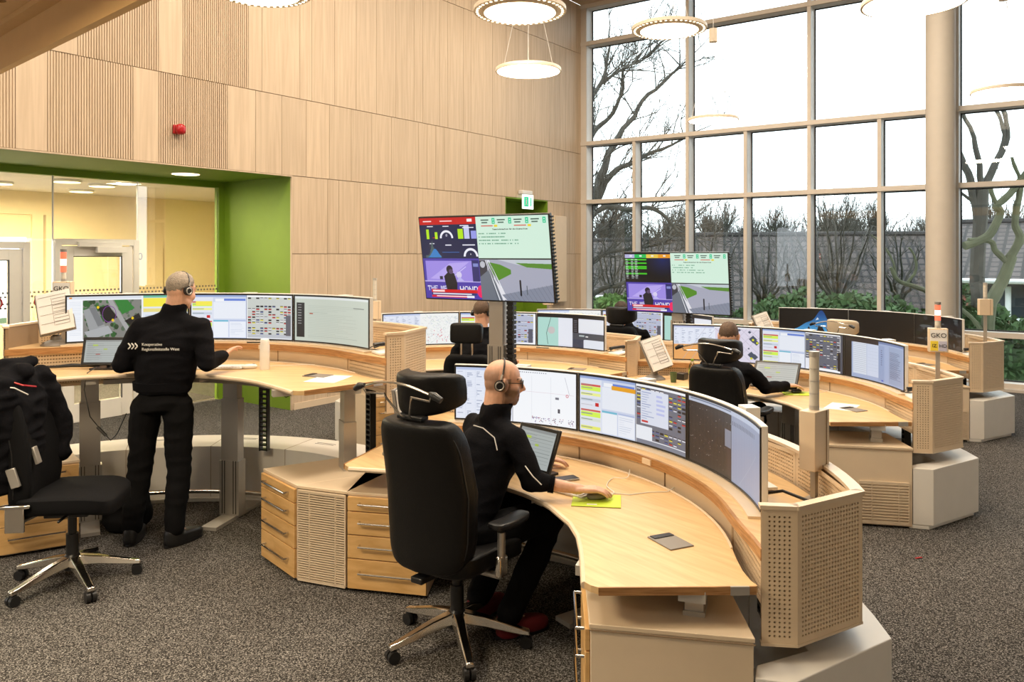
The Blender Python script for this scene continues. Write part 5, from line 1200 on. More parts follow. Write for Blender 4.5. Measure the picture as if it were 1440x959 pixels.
def seated(base, face, hz, fwd, armR, armL, head_yaw, head_pitch, shoulder=.185, pelv=.55, shz=1.04, turn=0.0, kn=(.44, .57), foot=.36, handR=(1, 0, 0), handL=(1, 0, 0), feet_in=0.0):
    f = Vector((math.cos(face), math.sin(face), 0)); r = Vector((f.y, -f.x, 0)); B = Vector((base[0], base[1], 0)); f2 = Vector((math.cos(face+turn), math.sin(face+turn), 0)); r2 = Vector((f2.y, -f2.x, 0))
    z = Vector((0, 0, 1)); pv = B-f*.06+z*pelv; nk = B+f*fwd+z*(shz+.045); ch = pv+(nk-pv)*.62
    J = dict(base=B, pelvis=pv, chest=ch, neck=nk, head=nk+f2*.035+z*hz, shL=nk-r2*shoulder-z*.055, shR=nk+r2*shoulder-z*.055, elR=armR[0], wrR=armR[1], elL=armL[0], wrL=armL[1], handR=handR, handL=handL,
             hpL=pv-r*.10+f*.05-z*.01, hpR=pv+r*.10+f*.05-z*.01, knL=B-r*.15+f*kn[0]+z*kn[1], knR=B+r*.13+f*kn[0]+z*kn[1], anL=B-r*.13+f*foot+z*.09, anR=B+r*.13+f*(foot-feet_in)+z*.09, toeL=f-r*.2, toeR=f+r*.25)
    return J
# bearded man at the nearest desk
J = seated((-.22, 4.06), rad(40), .175, .12, ((.10, 3.98, .815), (.335, 3.955, .782)), ((-.05, 4.50, .80), (.16, 4.56, .775)), 0, 0, handR=(1, .06, -.02), handL=(.9, .1, 0), foot=.16, kn=(.46, .56))
J['cuffR'] = .30; J['curlR'] = .42; J['collar'] = .42; J['shR'] = Vector((.015, 4.075, 1.03)); J['shL'] = Vector((-.215, 4.41, 1.03)); J['neck'] = Vector((-.095, 4.24, 1.085)); J['head'] = Vector((-.045, 4.25, 1.262)); J['chest'] = Vector((-.135, 4.22, .87))
t, P, K = person('seated bearded bald man in black fleece with headset and glasses at the nearest desk', J, None, beard=True, voxel=.0048, R=frame(rad(8), rad(-6)), shoes='redsh', glasses=True, fat=1.08, headset_side=-1, tw=1.03)
def piping(name, pts, t, off=(0, 0, 0), r=.003):
    m = MB(); m.tube(pts, r, 6); m.build(name, M['white_edge'], t)
S = K['sh']['R']; N_ = K['nk']
piping('piping', [N_+Vector((-.105, -.085, -.03)), N_+Vector((-.055, -.125, -.035)), N_+Vector((.005, -.17, -.075)), N_+Vector((.02, -.205, -.13))], t)
cf = K['el']['R']+(K['wr']['R']-K['el']['R'])*.36; dcf = (K['wr']['R']-K['el']['R']).normalized(); m = MB()
for k in range(5): c_ = cf+dcf*(.006*k); m.tube([c_-dcf*.003, c_, c_+dcf*.003], [.040, .045, .040], 24)
m.build('ribbed_cuff', M['cloth'], t)
piping('piping', [K['el']['R']+Vector((-.035, -.035, .085)), K['el']['R']+Vector((.0, -.068, .045)), K['el']['R']+Vector((.045, -.066, .0))], t)
# standing man
Z = lambda x, y, z: Vector((x, y, z))
J = dict(base=(-2.36, 5.33), pelvis=Z(-2.345, 5.34, .97), chest=Z(-2.315, 5.36, 1.30), neck=Z(-2.285, 5.36, 1.545), head=Z(-2.235, 5.385, 1.70), shL=Z(-2.49, 5.35, 1.49), shR=Z(-2.085, 5.34, 1.49), elL=Z(-2.60, 5.30, 1.215), wrL=Z(-2.52, 5.52, 1.19),
         elR=Z(-2.025, 5.28, 1.225), wrR=Z(-1.985, 5.49, 1.25), handL=(.3, 1, 0), handR=(.30, .8, .40), palmR=(-.6, -.2, 1), curlR=.5, hpL=Z(-2.45, 5.34, .92), hpR=Z(-2.24, 5.34, .92), knL=Z(-2.51, 5.37, .50), knR=Z(-2.24, 5.36, .50), anL=Z(-2.56, 5.36, .09), anR=Z(-2.26, 5.33, .09), toeL=(-.15, 1, 0), toeR=(.55, 1, 0), hem=.16, cuffR=.9, collar=.46)
tB, PB, KB = person('standing grey-haired man in black uniform seen from behind at the raised desk', J, 'grey', voxel=.0065, R=frame(rad(66), rad(-10)), headset_side=-1, fat=1.05, tw=1.10, hipw=1.0)
m = MB(); m.loft([(Vector((0.015, .01, 1.045)), Vector((.185, 0, 0)), Vector((0, .145, 0))), (Vector((0.015, .01, 1.10)), Vector((.190, 0, 0)), Vector((0, .150, 0)))], 28); m.build('jacket_hem', M['cloth'], tB)
for i, (tx, sx) in enumerate((('Kooperative', .026), ('Regionalleitstelle West', .026))):
    text('back_lettering', tx, .026, M['white_edge'], tB, (-.040+(0), -.168, 1.362-i*.031), (PI/2+.05, 0, .02), .0012, 'LEFT')
m = MB()
for k in range(3):
    x = -.125+k*.022
    for s in (-1, 1): m.box((x+.006, -.170, 1.352+s*.010), (.024, .004, .007), M=Matrix.Rotation(s*.85, 3, 'Y'))
m.build('arrow_emblem', M['white_edge'], tB)
# the three operators farther back
def R_(face, p=-.1): return frame(face, p)
J = seated((-.31, 7.66), rad(74), .19, .06, ((-.05, 7.80, .86), (.02, 8.08, .86)), ((-.60, 7.84, .86), (-.50, 8.10, .86)), 0, 0, pelv=.56, shz=1.14, handR=(.1, 1, 0), handL=(.2, 1, 0), kn=(.45, .58), foot=.40)
person('operator with short brown hair seated behind the bigger hanging display', J, 'brown', voxel=.009, R=R_(rad(60)), headset_side=-1)
J = seated((1.765, 6.70), rad(50), .185, .10, ((2.14, 6.72, .82), (2.38, 6.90, .81)), ((1.86, 7.10, .82), (2.08, 7.24, .80)), 0, 0, shz=1.01, handR=(.95, .12, -.02), handL=(.8, .6, 0), kn=(.46, .58), foot=.38)
person('operator seen from behind with only the brown hair above the headrest at the right desk', J, 'brown', voxel=.009, R=R_(rad(70), -.25), headset_side=None)
J = seated((1.35, 9.34), rad(70), .185, .08, ((1.62, 9.40, .80), (1.70, 9.70, .77)), ((1.10, 9.50, .80), (1.28, 9.78, .77)), 0, 0, handR=(.3, .9, 0), handL=(.3, .9, 0))
J['head'] = J['head']+Vector((-.10, 0, -.01))
person('farthest operator mostly hidden by a black chair near the window corner', J, 'dark', voxel=.009, R=R_(rad(115)), headset_side=-1)
# ------------------------------------------------------------------ jacket hung over the left chair
J0 = Vector((-2.87, 4.66, 0)); jc = MB()
def jv(x, y, z): return (x, y, z)
# local frame of the chair: it faces +X roughly, the jacket wraps over the top of the backrest
jc.loft([(Vector((-.05, 0, 1.30)), Vector((.05, 0, 0)), Vector((0, .10, 0))), (Vector((-.05, 0, 1.24)), Vector((.10, 0, 0)), Vector((0, .23, 0))), (Vector((-.03, 0, 1.10)), Vector((.125, 0, 0)), Vector((0, .27, 0))), (Vector((-.03, 0, .90)), Vector((.13, 0, 0)), Vector((0, .25, 0))), (Vector((-.05, 0, .70)), Vector((.14, 0, 0)), Vector((0, .23, 0))), (Vector((-.06, 0, .60)), Vector((.11, 0, 0)), Vector((0, .20, 0)))], 28)
jc.rc((-.02, -.20, 1.19), .075, (-.10, -.30, .93), .068); jc.rc((-.10, -.30, .93), .066, (-.14, -.30, .62), .052)
jc.rc((.02, .20, 1.19), .075, (.10, .26, .95), .068); jc.rc((.10, .26, .95), .066, (.12, .25, .72), .052)
jc.rc((-.10, -.08, 1.30), .035, (.0, .12, 1.31), .035); jc.rc((-.16, -.1, .8), .06, (-.14, -.12, .56), .05); jc.rc((-.09, -.02, 1.25), .06, (.04, -.06, 1.27), .05)
jm = remesh(jc, .012, 3, .022, 10, 4.0); jk = link('work_jacket', jm, M['cloth'], None, J0); tag(jk, 'black work jacket with white and red piping hung over the left chair back', 'jacket')
jk.rotation_euler = (0, 0, rad(8))
def pp(name, pts, mat, r=.004): m = MB(); m.tube(pts, r, 6); m.build(name, mat, jk)
pp('white_piping', [(-.09, -.20, 1.20), (-.02, -.24, 1.215), (.06, -.22, 1.20), (.10, -.15, 1.15)], M['white_edge']); pp('white_piping', [(-.185, -.28, 1.0), (-.15, -.345, 1.05), (-.08, -.35, 1.06)], M['white_edge'])
pp('red_piping', [(.03, -.20, 1.235), (.09, -.19, 1.21), (.13, -.12, 1.19)], M['red'], .005); pp('red_piping', [(-.02, -.335, .955), (.02, -.32, .985)], M['red'], .005); pp('red_piping', [(-.16, -.34, .91), (-.12, -.365, .935)], M['red'], .005)
m = MB(); m.box((.135, -.13, .80), (.02, .05, .10), M=Matrix.Rotation(-.3, 3, 'Y')); bev(m.build('reflective_tab', M['alu'], jk), .004)
m = MB(); m.box((.06, -.235, .70), (.05, .02, .11), M=Matrix.Rotation(-.3, 3, 'Y')); bev(m.build('reflective_tab', M['alu'], jk), .004)

# ------------------------------------------------------------------ things on the desks
def on_desk(k, r, a, z=None):
    p = PD(k, r, a); p.z = DESKS[k][3]+.0005 if z is None else z; return p
def tablet(k, p, yaw, W, H, tilt, label, stand=True):
    t = thing('tablet', label, 'tablet', p, yaw, 'tilted touch tablets')
    Rx = Matrix.Rotation(-(PI/2-tilt), 3, 'X') if False else Matrix.Rotation(tilt, 3, 'X')
    def P(x, y, z): return Rx @ Vector((x, y, z)) + Vector((0, 0, .03))
    m = MB(); m.box(P(0, .0, H/2), (W, .018, H), M=Rx); bev(m.build('frame', M['blackp'], t), .006)
    m = MB(); b = .022; vs = [P(-W/2+b, -.0095, b), P(W/2-b, -.0095, b), P(W/2-b, -.0095, H-b), P(-W/2+b, -.0095, H-b)]; m.uv[0] = [(0, 0), (1, 0), (1, 1), (0, 1)]; m.add(vs, [(0, 1, 2, 3)]); m.build('display', SM['tab'], t, fix=False)
    m = MB(); m.box((0, .06, .006), (W*.55, .16, .012)); m.tube([(0, .10, .01), P(0, .02, H*.45)], .014, 8); m.build('stand', M['blackp'], t); return t
tablet('A', Vector((.095, 4.40, DESKS['A'][3])), rad(-48), .32, .25, rad(-22), 'black tilted tablet in front of the bearded man')
tablet('B', Vector((-2.88, 5.60, DESKS['B'][3])), rad(2), .30, .20, rad(-14), 'black tablet on a stand left of the standing man')
tablet('D', Vector((2.30, 7.02, DESKS['D'][3])), rad(-30), .40, .30, rad(-48), 'wide tablet lying tilted by the operator at the right desk')
def keyboard(p, yaw, label, w=.40):
    t = thing('keyboard', label, 'keyboard', p, yaw, 'white keyboards'); m = MB(); m.box((0, 0, .008), (w, .125, .014)); bev(m.build('body', M['wpl'], t), .004)
    m = MB()
    for j in range(5):
        for i in range(16): m.box((-w/2+.02+i*(w-.04)/15, -.048+j*.024, .0175), ((w-.04)/15*.82, .020, .006))
    tag(m.build('keys', M['paper'], t), kind='stuff'); return t
def mouse(p, yaw, label, mat='blackp', cable=None):
    t = thing('mouse', label, 'mouse', p, yaw, 'computer mice'); m = MB(); m.sup((0, 0, .014), (.031, .055, .018), .8, .8, 20, 10, lambda q: (q.x, q.y, q.z if q.z > -.012 else -.012)); m.build('body', M[mat], t)
    m = MB(); m.box((0, .028, .0315), (.006, .018, .005)); m.build('scroll_wheel', M['grey'], t)
    if cable:
        c = [Vector(q)-Vector(p) for q in cable]; Rm = Matrix.Rotation(-yaw, 3, 'Z'); m = MB(); pts = []
        for i in range(len(c)-1):
            for s in range(8):
                u = s/8; p0, p1, p2, p3 = c[max(i-1, 0)], c[i], c[i+1], c[min(i+2, len(c)-1)]
                pts.append(Rm @ (.5*((2*p1)+(-p0+p2)*u+(2*p0-5*p1+4*p2-p3)*u*u+(-p0+3*p1-3*p2+p3)*u**3)))
        pts.append(Rm @ c[-1]); m.tube(pts, .0024, 6); m.build('cable', M['cable'], t)
    return t
def pad(p, yaw, label, w=.24, d=.20):
    t = thing('mouse_pad', label, 'mouse pad', p, yaw, 'lime green mouse pads'); m = MB(); m.box((0, 0, .0035), (w, d, .003)); bev(m.build('surface', M['pad'], t), .001); m = MB(); m.box((0, 0, .001), (w, d, .002)); m.build('backing', M['blackp'], t); m = MB(); m.box((-.02, -d/2+.03, .0053), (.05, .014, .0006)); m.build('print', M['wpl'], t)
zA = DESKS['A'][3]
pad(Vector((.42, 3.955, zA)), rad(-8), 'lime green mouse pad under the hand of the bearded man')
mouse(Vector((.425, 3.985, zA+.005)), rad(-70), 'mouse under the hand of the bearded man', 'grey', [(.455, 3.985, zA+.012), (.52, 4.06, zA+.01), (.50, 4.20, zA+.006), (.55, 4.34, zA+.006), (.62, 4.30, zA+.02), (.66, 4.46, zA+.02)])
cw = MB(); cw.tube([(.50, 4.08, zA+.004), (.60, 4.05, zA+.004), (.70, 4.09, zA+.004), (.80, 4.10, zA+.004), (.86, 4.17, zA+.01)], .0024, 6); tag(cw.build('desk_cable', M['cable']), 'thin white cable lying across the nearest desk top', 'cable')
keyboard(Vector((.27, 4.14, zA)), rad(-44), 'white keyboard partly under the arm of the bearded man', .34)
def phone(p, yaw, label):
    t = thing('smartphone', label, 'phone', p, yaw); m = MB(); m.box((0, 0, .006), (.15, .073, .010)); bev(m.build('body', M['alu'], t), .004); m = MB(); m.box((0, 0, .0115), (.144, .067, .002)); m.build('screen', M['blackp'], t)
phone(Vector((.285, 4.325, zA)), rad(24), 'smartphone lying beside the tablet on the nearest desk')
zB = DESKS['B'][3]
keyboard(Vector((-2.08, 5.66, zB)), rad(4), 'white keyboard under the raised hand of the standing man', .34)
mouse(Vector((-1.865, 5.66, zB)), rad(-60), 'white and black mouse between keyboard and bottle on the raised desk', 'wpl', [(-1.84, 5.67, zB+.01), (-1.74, 5.75, zB+.006), (-1.56, 5.80, zB+.006), (-1.44, 5.82, zB+.006)])
def paper(p, yaw, w, d, label):
    t = tag(MB().box((0, 0, .001), (w, d, .0015)).build('paper_sheet', M['paper'], None, p, yaw), label, 'paper'); return t
pp1 = on_desk('B', 1.36, 50); paper(pp1, rad(-12), .21, .297, 'white paper sheet lying on the right end of the raised desk')
pq = on_desk('D', 1.30, 38); paper(pq, rad(-35), .21, .30, 'white paper sheet lying left of the outlet on the right desk')
bt = thing('thermos_bottle', 'matt white thermos bottle standing on the raised desk', 'bottle', (-1.745, 5.62, zB)); m = MB(); m.lathe([(.033, 0), (.034, .01), (.034, .17), (.031, .178), (.031, .18)], n=28); m.build('body', M['wpl'], bt); m = MB(); m.lathe([(.0305, .18), (.0305, .208), (.026, .214), (.001, .214)], n=28); m.build('cap', M['paper'], bt)
def doc_holder(p, yaw, label, tilt=rad(-22), roll=rad(-14), flip=1):
    t = thing('document_holder', label, 'document holder', p, yaw, 'tilted document holders')
    m = MB(); m.lathe([(.105, 0), (.105, .006), (.08, .028), (.04, .042), (.034, .07), (.001, .075)], n=32); m.build('base', M['grey'], t); m = MB(); m.sup((0, .0, .10), (.036, .036, .040), 1, 1, 18, 12); m.build('ball_joint', M['chrome'], t)
    Rm = Matrix.Rotation(tilt, 3, 'X') @ Matrix.Rotation(roll, 3, 'Y')
    def P(x, y, z): return Rm @ Vector((x, y, z)) + Vector((0, -.03, .25))
    m = MB(); m.box(P(0, .012, 0), (.245, .018, .33), M=Rm); bev(m.build('plate', M['grey'], t), .004); 
    for k in range(3): m = MB(); m.box(P(.004*k, -.004-.005*k, .0), (.226, .004, .312), M=Rm); sl = m.build('sleeve', M['paper'], t)
    m = MB()
    for k in range(9): m.box(P(.045, -.0175, .10-k*.026), (.095, .0015, .0022), M=Rm)
    for k in range(4): m.box(P(.0, -.0175, .125-k*.07), (.19, .0015, .0018), M=Rm)
    m.box(P(-.008, -.0175, .0), (.0018, .0015, .22), M=Rm); m.box(P(.095, -.0175, .0), (.0018, .0015, .22), M=Rm); tag(m.build('printed_lines', M['grey'], t), kind='stuff')
    for k in range(4): m = MB(); m.box(P(.092, -.018, .105-k*.04), (.008, .0015, .012), M=Rm); m.build('orange_mark', M['beam'], t)
    return t
p = PD('B', 1.80, -45); p.z = DESKS['B'][2]-.007; doc_holder(p, rad(12), 'grey document holder at the far left of the raised desk')
p = on_desk('D', 1.36, -51); doc_holder(p, rad(22), 'grey document holder left of the green cup')
p = PD('A', 1.66, -54); p = on_desk('A', 1.36, -54); doc_holder(p, rad(80), 'document holder seen edge-on behind the nearest chair', rad(-8), 0)
p = on_desk('F', 1.36, -54); p.z += .05; doc_holder(p, rad(20), 'document holder left of the black monitors')
cp = thing('cup', 'dark green cup beside a small black box on the right desk', 'cup', on_desk('D', 1.18, -43.5)); m = MB(); m.lathe([(.026, 0), (.034, .095), (.031, .095), (.024, .01), (.001, .01)], n=24); m.build('body', M['cupg'], cp)
bb = tag(bev(MB().box((0, 0, .032), (.10, .09, .064)).build('black_box', M['blackp'], None, on_desk('D', 1.38, -40), rad(50)), .006), 'small black box between the green cup and the water bottle', 'box')
wb = thing('water_bottle', 'clear plastic water bottle with green cap on the right desk', 'bottle', on_desk('D', 1.27, -35.5))
m = MB(); m.lathe([(.030, 0), (.033, .01), (.033, .14), (.030, .155), (.012, .19), (.012, .197)], n=24); m.build('body', M['bottle'], wb); m = MB(); m.lathe([(.0335, .07), (.0335, .11)], n=24); m.build('label_band', M['pad'], wb); m = MB(); m.lathe([(.014, .195), (.014, .215), (.001, .215)], n=18); m.build('cap', M['siggreen'] if False else M['green'], wb)
zD = DESKS['D'][3]; pad(Vector((2.47, 6.90, zD)), rad(-10), 'lime green mouse pad on the right desk'); mouse(Vector((2.47, 6.92, zD+.005)), rad(-60), 'black mouse under the hand at the right desk', 'blackp', [(2.52, 6.93, zD+.01), (2.66, 6.92, zD+.006), (2.74, 6.98, zD+.006), (2.80, 7.04, zD+.006)])
mouse(on_desk('C', 1.22, 13), rad(-20), 'white mouse on the middle desk right of the screen post', 'wpl')
def desk_phone(k, a, label, r=1.80):
    O, th, zb, zt = DESKS[k]; p = PD(k, r, a); p.z = zb-.007; t = thing('desk_phone', label, 'phone', p, rad(th)-PI/2-rad(a), 'desk phones on the monitor shelves')
    m = MB(); m.box((0, 0, .020), (.17, .20, .022), M=Matrix.Rotation(.12, 3, 'X')); bev(m.build('body', M['wpl'], t), .008); m = MB(); m.tube([(-.055, -.09, .055), (-.055, -.05, .062), (-.055, .05, .066), (-.055, .09, .062)], [.020, .015, .015, .020], 10); m.build('handset', M['blackp'], t)
    m = MB(); m.box((.03, .05, .042), (.07, .05, .004), M=Matrix.Rotation(.12, 3, 'X')); m.build('display_window', M['blackp'], t); m = MB(); m.tube([(-.055, -.1, .05), (-.11, -.12, .03), (-.12, -.05, .02), (-.09, .02, .02)], .004, 6); m.build('cord', M['blackp'], t)
for k, l in (('B', 'black and white desk phone at the right end of the raised desk shelf'), ('C', 'desk phone at the right end of the middle desk shelf'), ('D', 'desk phone beside the perforated end screen of the right desk'), ('F', 'desk phone beside the end screen of the desk by the column')): desk_phone(k, 48.5, l)
def pen(p, yaw, label): t = tag(MB().cyl((-.07, 0, .005), (.07, 0, .005), .005, 8).build('pen', M['blackp'], None, p, yaw), label, 'pen')
p = PD('B', 1.64, 5); p.z = DESKS['B'][2]-.005; pen(p, .0, 'black pen on the raised desk shelf under the dispatch monitor')
p = PD('C', 1.64, 18); p.z = DESKS['C'][2]-.005; pen(p, -.3, 'black pen on the shelf of the middle desk')
p = PD('D', 1.64, -3); p.z = DESKS['D'][2]-.005; pen(p, -.8, 'black pen on the shelf of the right desk')
# cables behind the nearest monitors and hanging from the raised desk
O, th, zb, zt = DESKS['A']; a = PD('A', 1.86, 40); b2 = PD('A', 1.97, 44); m = MB(); m.tube([(a.x-.1, a.y+.12, zb+.02), (a.x, a.y+.06, zb+.055), (b2.x-.02, b2.y+.08, zb+.045), (b2.x, b2.y, zb+.005)], .007, 8); tag(m.build('monitor_cable', M['blackp']), 'black cable bow behind the nearest right monitor', 'cable')
m = MB(); m.tube([(-2.88, 5.52, zB+.03), (-2.89, 5.42, zB+.005), (-2.885, 5.37, zB-.10), (-2.84, 5.36, zB-.28), (-2.76, 5.36, zB-.38), (-2.70, 5.36, zB-.44), (-2.66, 5.36, zB-.40), (-2.60, 5.37, zB-.26)], .0035, 6); hc = tag(m.build('hanging_cable', M['blackp']), 'black cable with small connector hanging from the raised desk left of the standing man', 'cable')
m = MB(); m.tube([(-2.79, 5.36, zB-.35), (-2.73, 5.36, zB-.41)], .011, 8); m.build('connector', M['blackp'], hc)
m = MB(); m.tube([(-3.45, 5.62, zB+.012), (-3.25, 5.66, zB+.012), (-3.12, 5.64, zB+.025), (-2.95, 5.70, zB+.015)], [.009, .009, .014, .010], 8); tag(m.build('desk_lead', M['blackp']), 'black lead lying along the left part of the raised desk', 'cable')
p = Vector((1.95*1120/428/1120*(1292-720), 1.95*1120/428, 0)); m = MB(); m.box((0, 0, .003), (.05, .012, .004), rz=.3); tag(m.build('red_scrap', M['red'], None, p), 'tiny red scrap lying on the grey carpet at the right', 'litter')
bg = tag(link('waste_bag', remesh(MB().sup((0, 0, .15), (.16, .12, .15), .6, .7, 20, 12).sup((.03, .02, .25), (.08, .07, .08), .8, .8), .012, 3, .02, 9, 1), M['fabric'], None, (-2.72, 5.62, 0)), 'dark bag on the floor below the raised desk behind the left chair', 'bag')

# ------------------------------------------------------------------ outdoors
M['grass'] = pbr('grass', (.07, .12, .03), .95, nscale=3, namt=.5); M['bark'] = pbr('bark', (.060, .056, .048), .9, nscale=6, namt=.5); M['barkg'] = pbr('mossy_bark', (.085, .09, .05), .9, nscale=4, namt=.6)
M['hedge'] = pbr('hedge_leaves', (.055, .11, .035), .8, nscale=5, namt=.6); M['hedge2'] = pbr('hedge_bright', (.13, .24, .06), .8, nscale=5, namt=.6)
M['brick'] = pbr('red_brick', (.34, .13, .10), .85, nscale=12, namt=.3); M['render'] = pbr('pale_render', (.55, .56, .56), .85); M['dwin'] = pbr('dark_window', (.03, .04, .05), .15)
def tiles():
    m, nt, b = newmat('roof_tiles'); b.inputs['Roughness'].default_value = .75; tc = nt.nodes.new('ShaderNodeTexCoord'); br = nt.nodes.new('ShaderNodeTexBrick'); br.inputs['Scale'].default_value = 1
    br.inputs['Brick Width'].default_value = .30; br.inputs['Row Height'].default_value = .36; br.inputs['Mortar Size'].default_value = .05; br.offset = 0
    br.inputs['Color1'].default_value = (.055, .042, .040, 1); br.inputs['Color2'].default_value = (.085, .068, .066, 1); br.inputs['Mortar'].default_value = (.014, .012, .013, 1); nt.links.new(tc.outputs['UV'], br.inputs['Vector']); nt.links.new(br.outputs[0], b.inputs['Base Color']); return m
M['tiles'] = tiles()
g = MB(); g.prism([tuple(on_glass(-60, .6, 0)[:2]), tuple(on_glass(90, .6, 0)[:2]), tuple(on_glass(90, 110, 0)[:2]), tuple(on_glass(-60, 110, 0)[:2])], -3.2, -3.0); tag(g.build('ground_outside', M['grass']), kind='structure')
def house(loc, rz, L, Wd, eave, ridge, label, wall='brick', wins=(), base=-3.0):
    t = thing('house', label, 'house', (loc[0], loc[1], base), rz); h = eave-base; r = ridge-base
    m = MB(); m.box((0, 0, h/2), (L, Wd, h)); m.add([(-L/2, -Wd/2, h), (-L/2, Wd/2, h), (-L/2, 0, r-.1), (L/2, -Wd/2, h), (L/2, Wd/2, h), (L/2, 0, r-.1)], [(0, 1, 2), (3, 5, 4)]); m.build('walls', M[wall], t, fix=False)
    m = MB(); o = .5; sl = math.hypot(Wd/2+o, r-h+.3)
    for s in (-1, 1):
        n0 = len(m.f); m.uv[n0] = [(0, 0), (L+1, 0), (L+1, sl), (0, sl)]; ez = h-(r-h)*o/(Wd/2)
        m.add([(-L/2-.5, s*(Wd/2+o), ez), (L/2+.5, s*(Wd/2+o), ez), (L/2+.5, 0, r), (-L/2-.5, 0, r)], [(0, 1, 2, 3)])
        m.add([(-L/2-.5, s*(Wd/2+o), ez-.15), (L/2+.5, s*(Wd/2+o), ez-.15), (L/2+.5, 0, r-.15), (-L/2-.5, 0, r-.15)], [(0, 1, 2, 3)])
        m.add([(-L/2-.5, s*(Wd/2+o), ez-.15), (L/2+.5, s*(Wd/2+o), ez-.15), (L/2+.5, s*(Wd/2+o), ez), (-L/2-.5, s*(Wd/2+o), ez)], [(0, 1, 2, 3)])
    rf = m.build('roof', M['tiles'], t, fix=False); m = MB(); m.cyl((-L/2-.5, 0, r), (L/2+.5, 0, r), .12, 8); m.build('ridge', M['tiles'], rf)
    m = MB(); m.cyl((-L/2-.5, -Wd/2-o-.06, ez), (L/2+.5, -Wd/2-o-.06, ez), .08, 8); m.build('gutter', M['render'], rf)
    for (x, z, w, hh) in wins:
        m = MB(); m.box((x, -Wd/2-.02, z-base), (w, .08, hh)); wf = m.build('window', M['reveal'], t); m = MB(); m.box((x-w/4, -Wd/2-.065, z-base), (w/2-.16, .03, hh-.2)); m.box((x+w/4, -Wd/2-.065, z-base), (w/2-.16, .03, hh-.2)); m.build('pane', M['dwin'], wf)
    return t
house((19.8, 25.2), rad(-36), 9.5, 8, 1.35, 3.05, 'red brick house with brown tiled roof and white windows right of the round column', 'brick', [(-3.2, .55, 1.5, 1.2), (-1.0, .55, 1.6, 1.2), (1.8, .55, 1.6, 1.2), (-3.0, -1.9, 1.8, 1.9), (-.3, -1.9, 1.8, 1.9)])
house((12.4, 33), rad(-14), 9, 12, -2.2, 2.75, 'long brown tiled roof seen behind the bushy tree', 'brick', [(-3.4, -2.4, 1.6, .8)])
house((6.0, 38), rad(-20), 7, 7, .4, 2.6, 'grey roofed house with pale gable behind the smaller hanging display', 'render', [(-1.6, -.3, 1.2, 1), (1.4, -.3, 1.2, 1)])
house((1.5, 46), rad(10), 7, 8, -.6, 1.3, 'low house with white window band at the left end of the view', 'render', [(2.0, -1.3, 2.6, .8), (-1.5, -1.3, 1.6, .8)])
house((-9.0, 26), rad(40), 8, 8, 1.6, 4.0, 'pale house seen through the office windows at far left', 'render', [(-1, .6, 1.2, 1.1), (2, .6, 1.2, 1.1)])
def tree_mesh(seed, trunk, levels, h, spread, nb, r0, twig=.6, lean=(0, 0), up=.25, maxn=5200):
    rg = random.Random(seed); m = MB(); cnt = [0]
    def br(p, d, L, r, lv):
        if cnt[0] > maxn: return
        n = 4 if lv > 1 else 3; pts = [p]; q = p.copy(); dd = d.copy()
        for i in range(n):
            dd = (dd+Vector((rg.gauss(0, .16), rg.gauss(0, .16), rg.gauss(0, .10)+.04))).normalized(); q = q+dd*L/n; pts.append(q.copy())
        sides = 7 if r > .05 else (4 if r > .015 else 3)
        m.tube(pts, [r*(1-.38*i/n) for i in range(n+1)], sides); cnt[0] += 1
        if lv == 0: return
        for k in range(nb + (1 if lv > 2 else 0)):
            t = rg.uniform(.3, 1.0) if k else 1.0; i = min(int(t*n), n-1); b0 = pts[i].lerp(pts[i+1], t*n-i)
            ax = Vector((rg.gauss(0, 1), rg.gauss(0, 1), rg.gauss(0, .5))); ax = (ax-dd*ax.dot(dd)).normalized()
            nd = (dd+ax*rg.uniform(.35, 1.0)*spread+Vector((0, 0, up))).normalized(); br(b0, nd, L*rg.uniform(.55, .85), r*rg.uniform(.42, .62) if k else r*.62, lv-1)
    br(Vector((0, 0, 0)), Vector((lean[0], lean[1], 1)).normalized(), trunk, r0, levels); return m.mesh('branches')
def tree(me, loc, label, rz=0, s=1.0, group=None, mat='bark'):
    o = link('bare_tree', me, M[mat], None, (loc[0], loc[1], -3.05), rz); o.scale = (s, s, s); tag(o, label, 'tree', group); return o
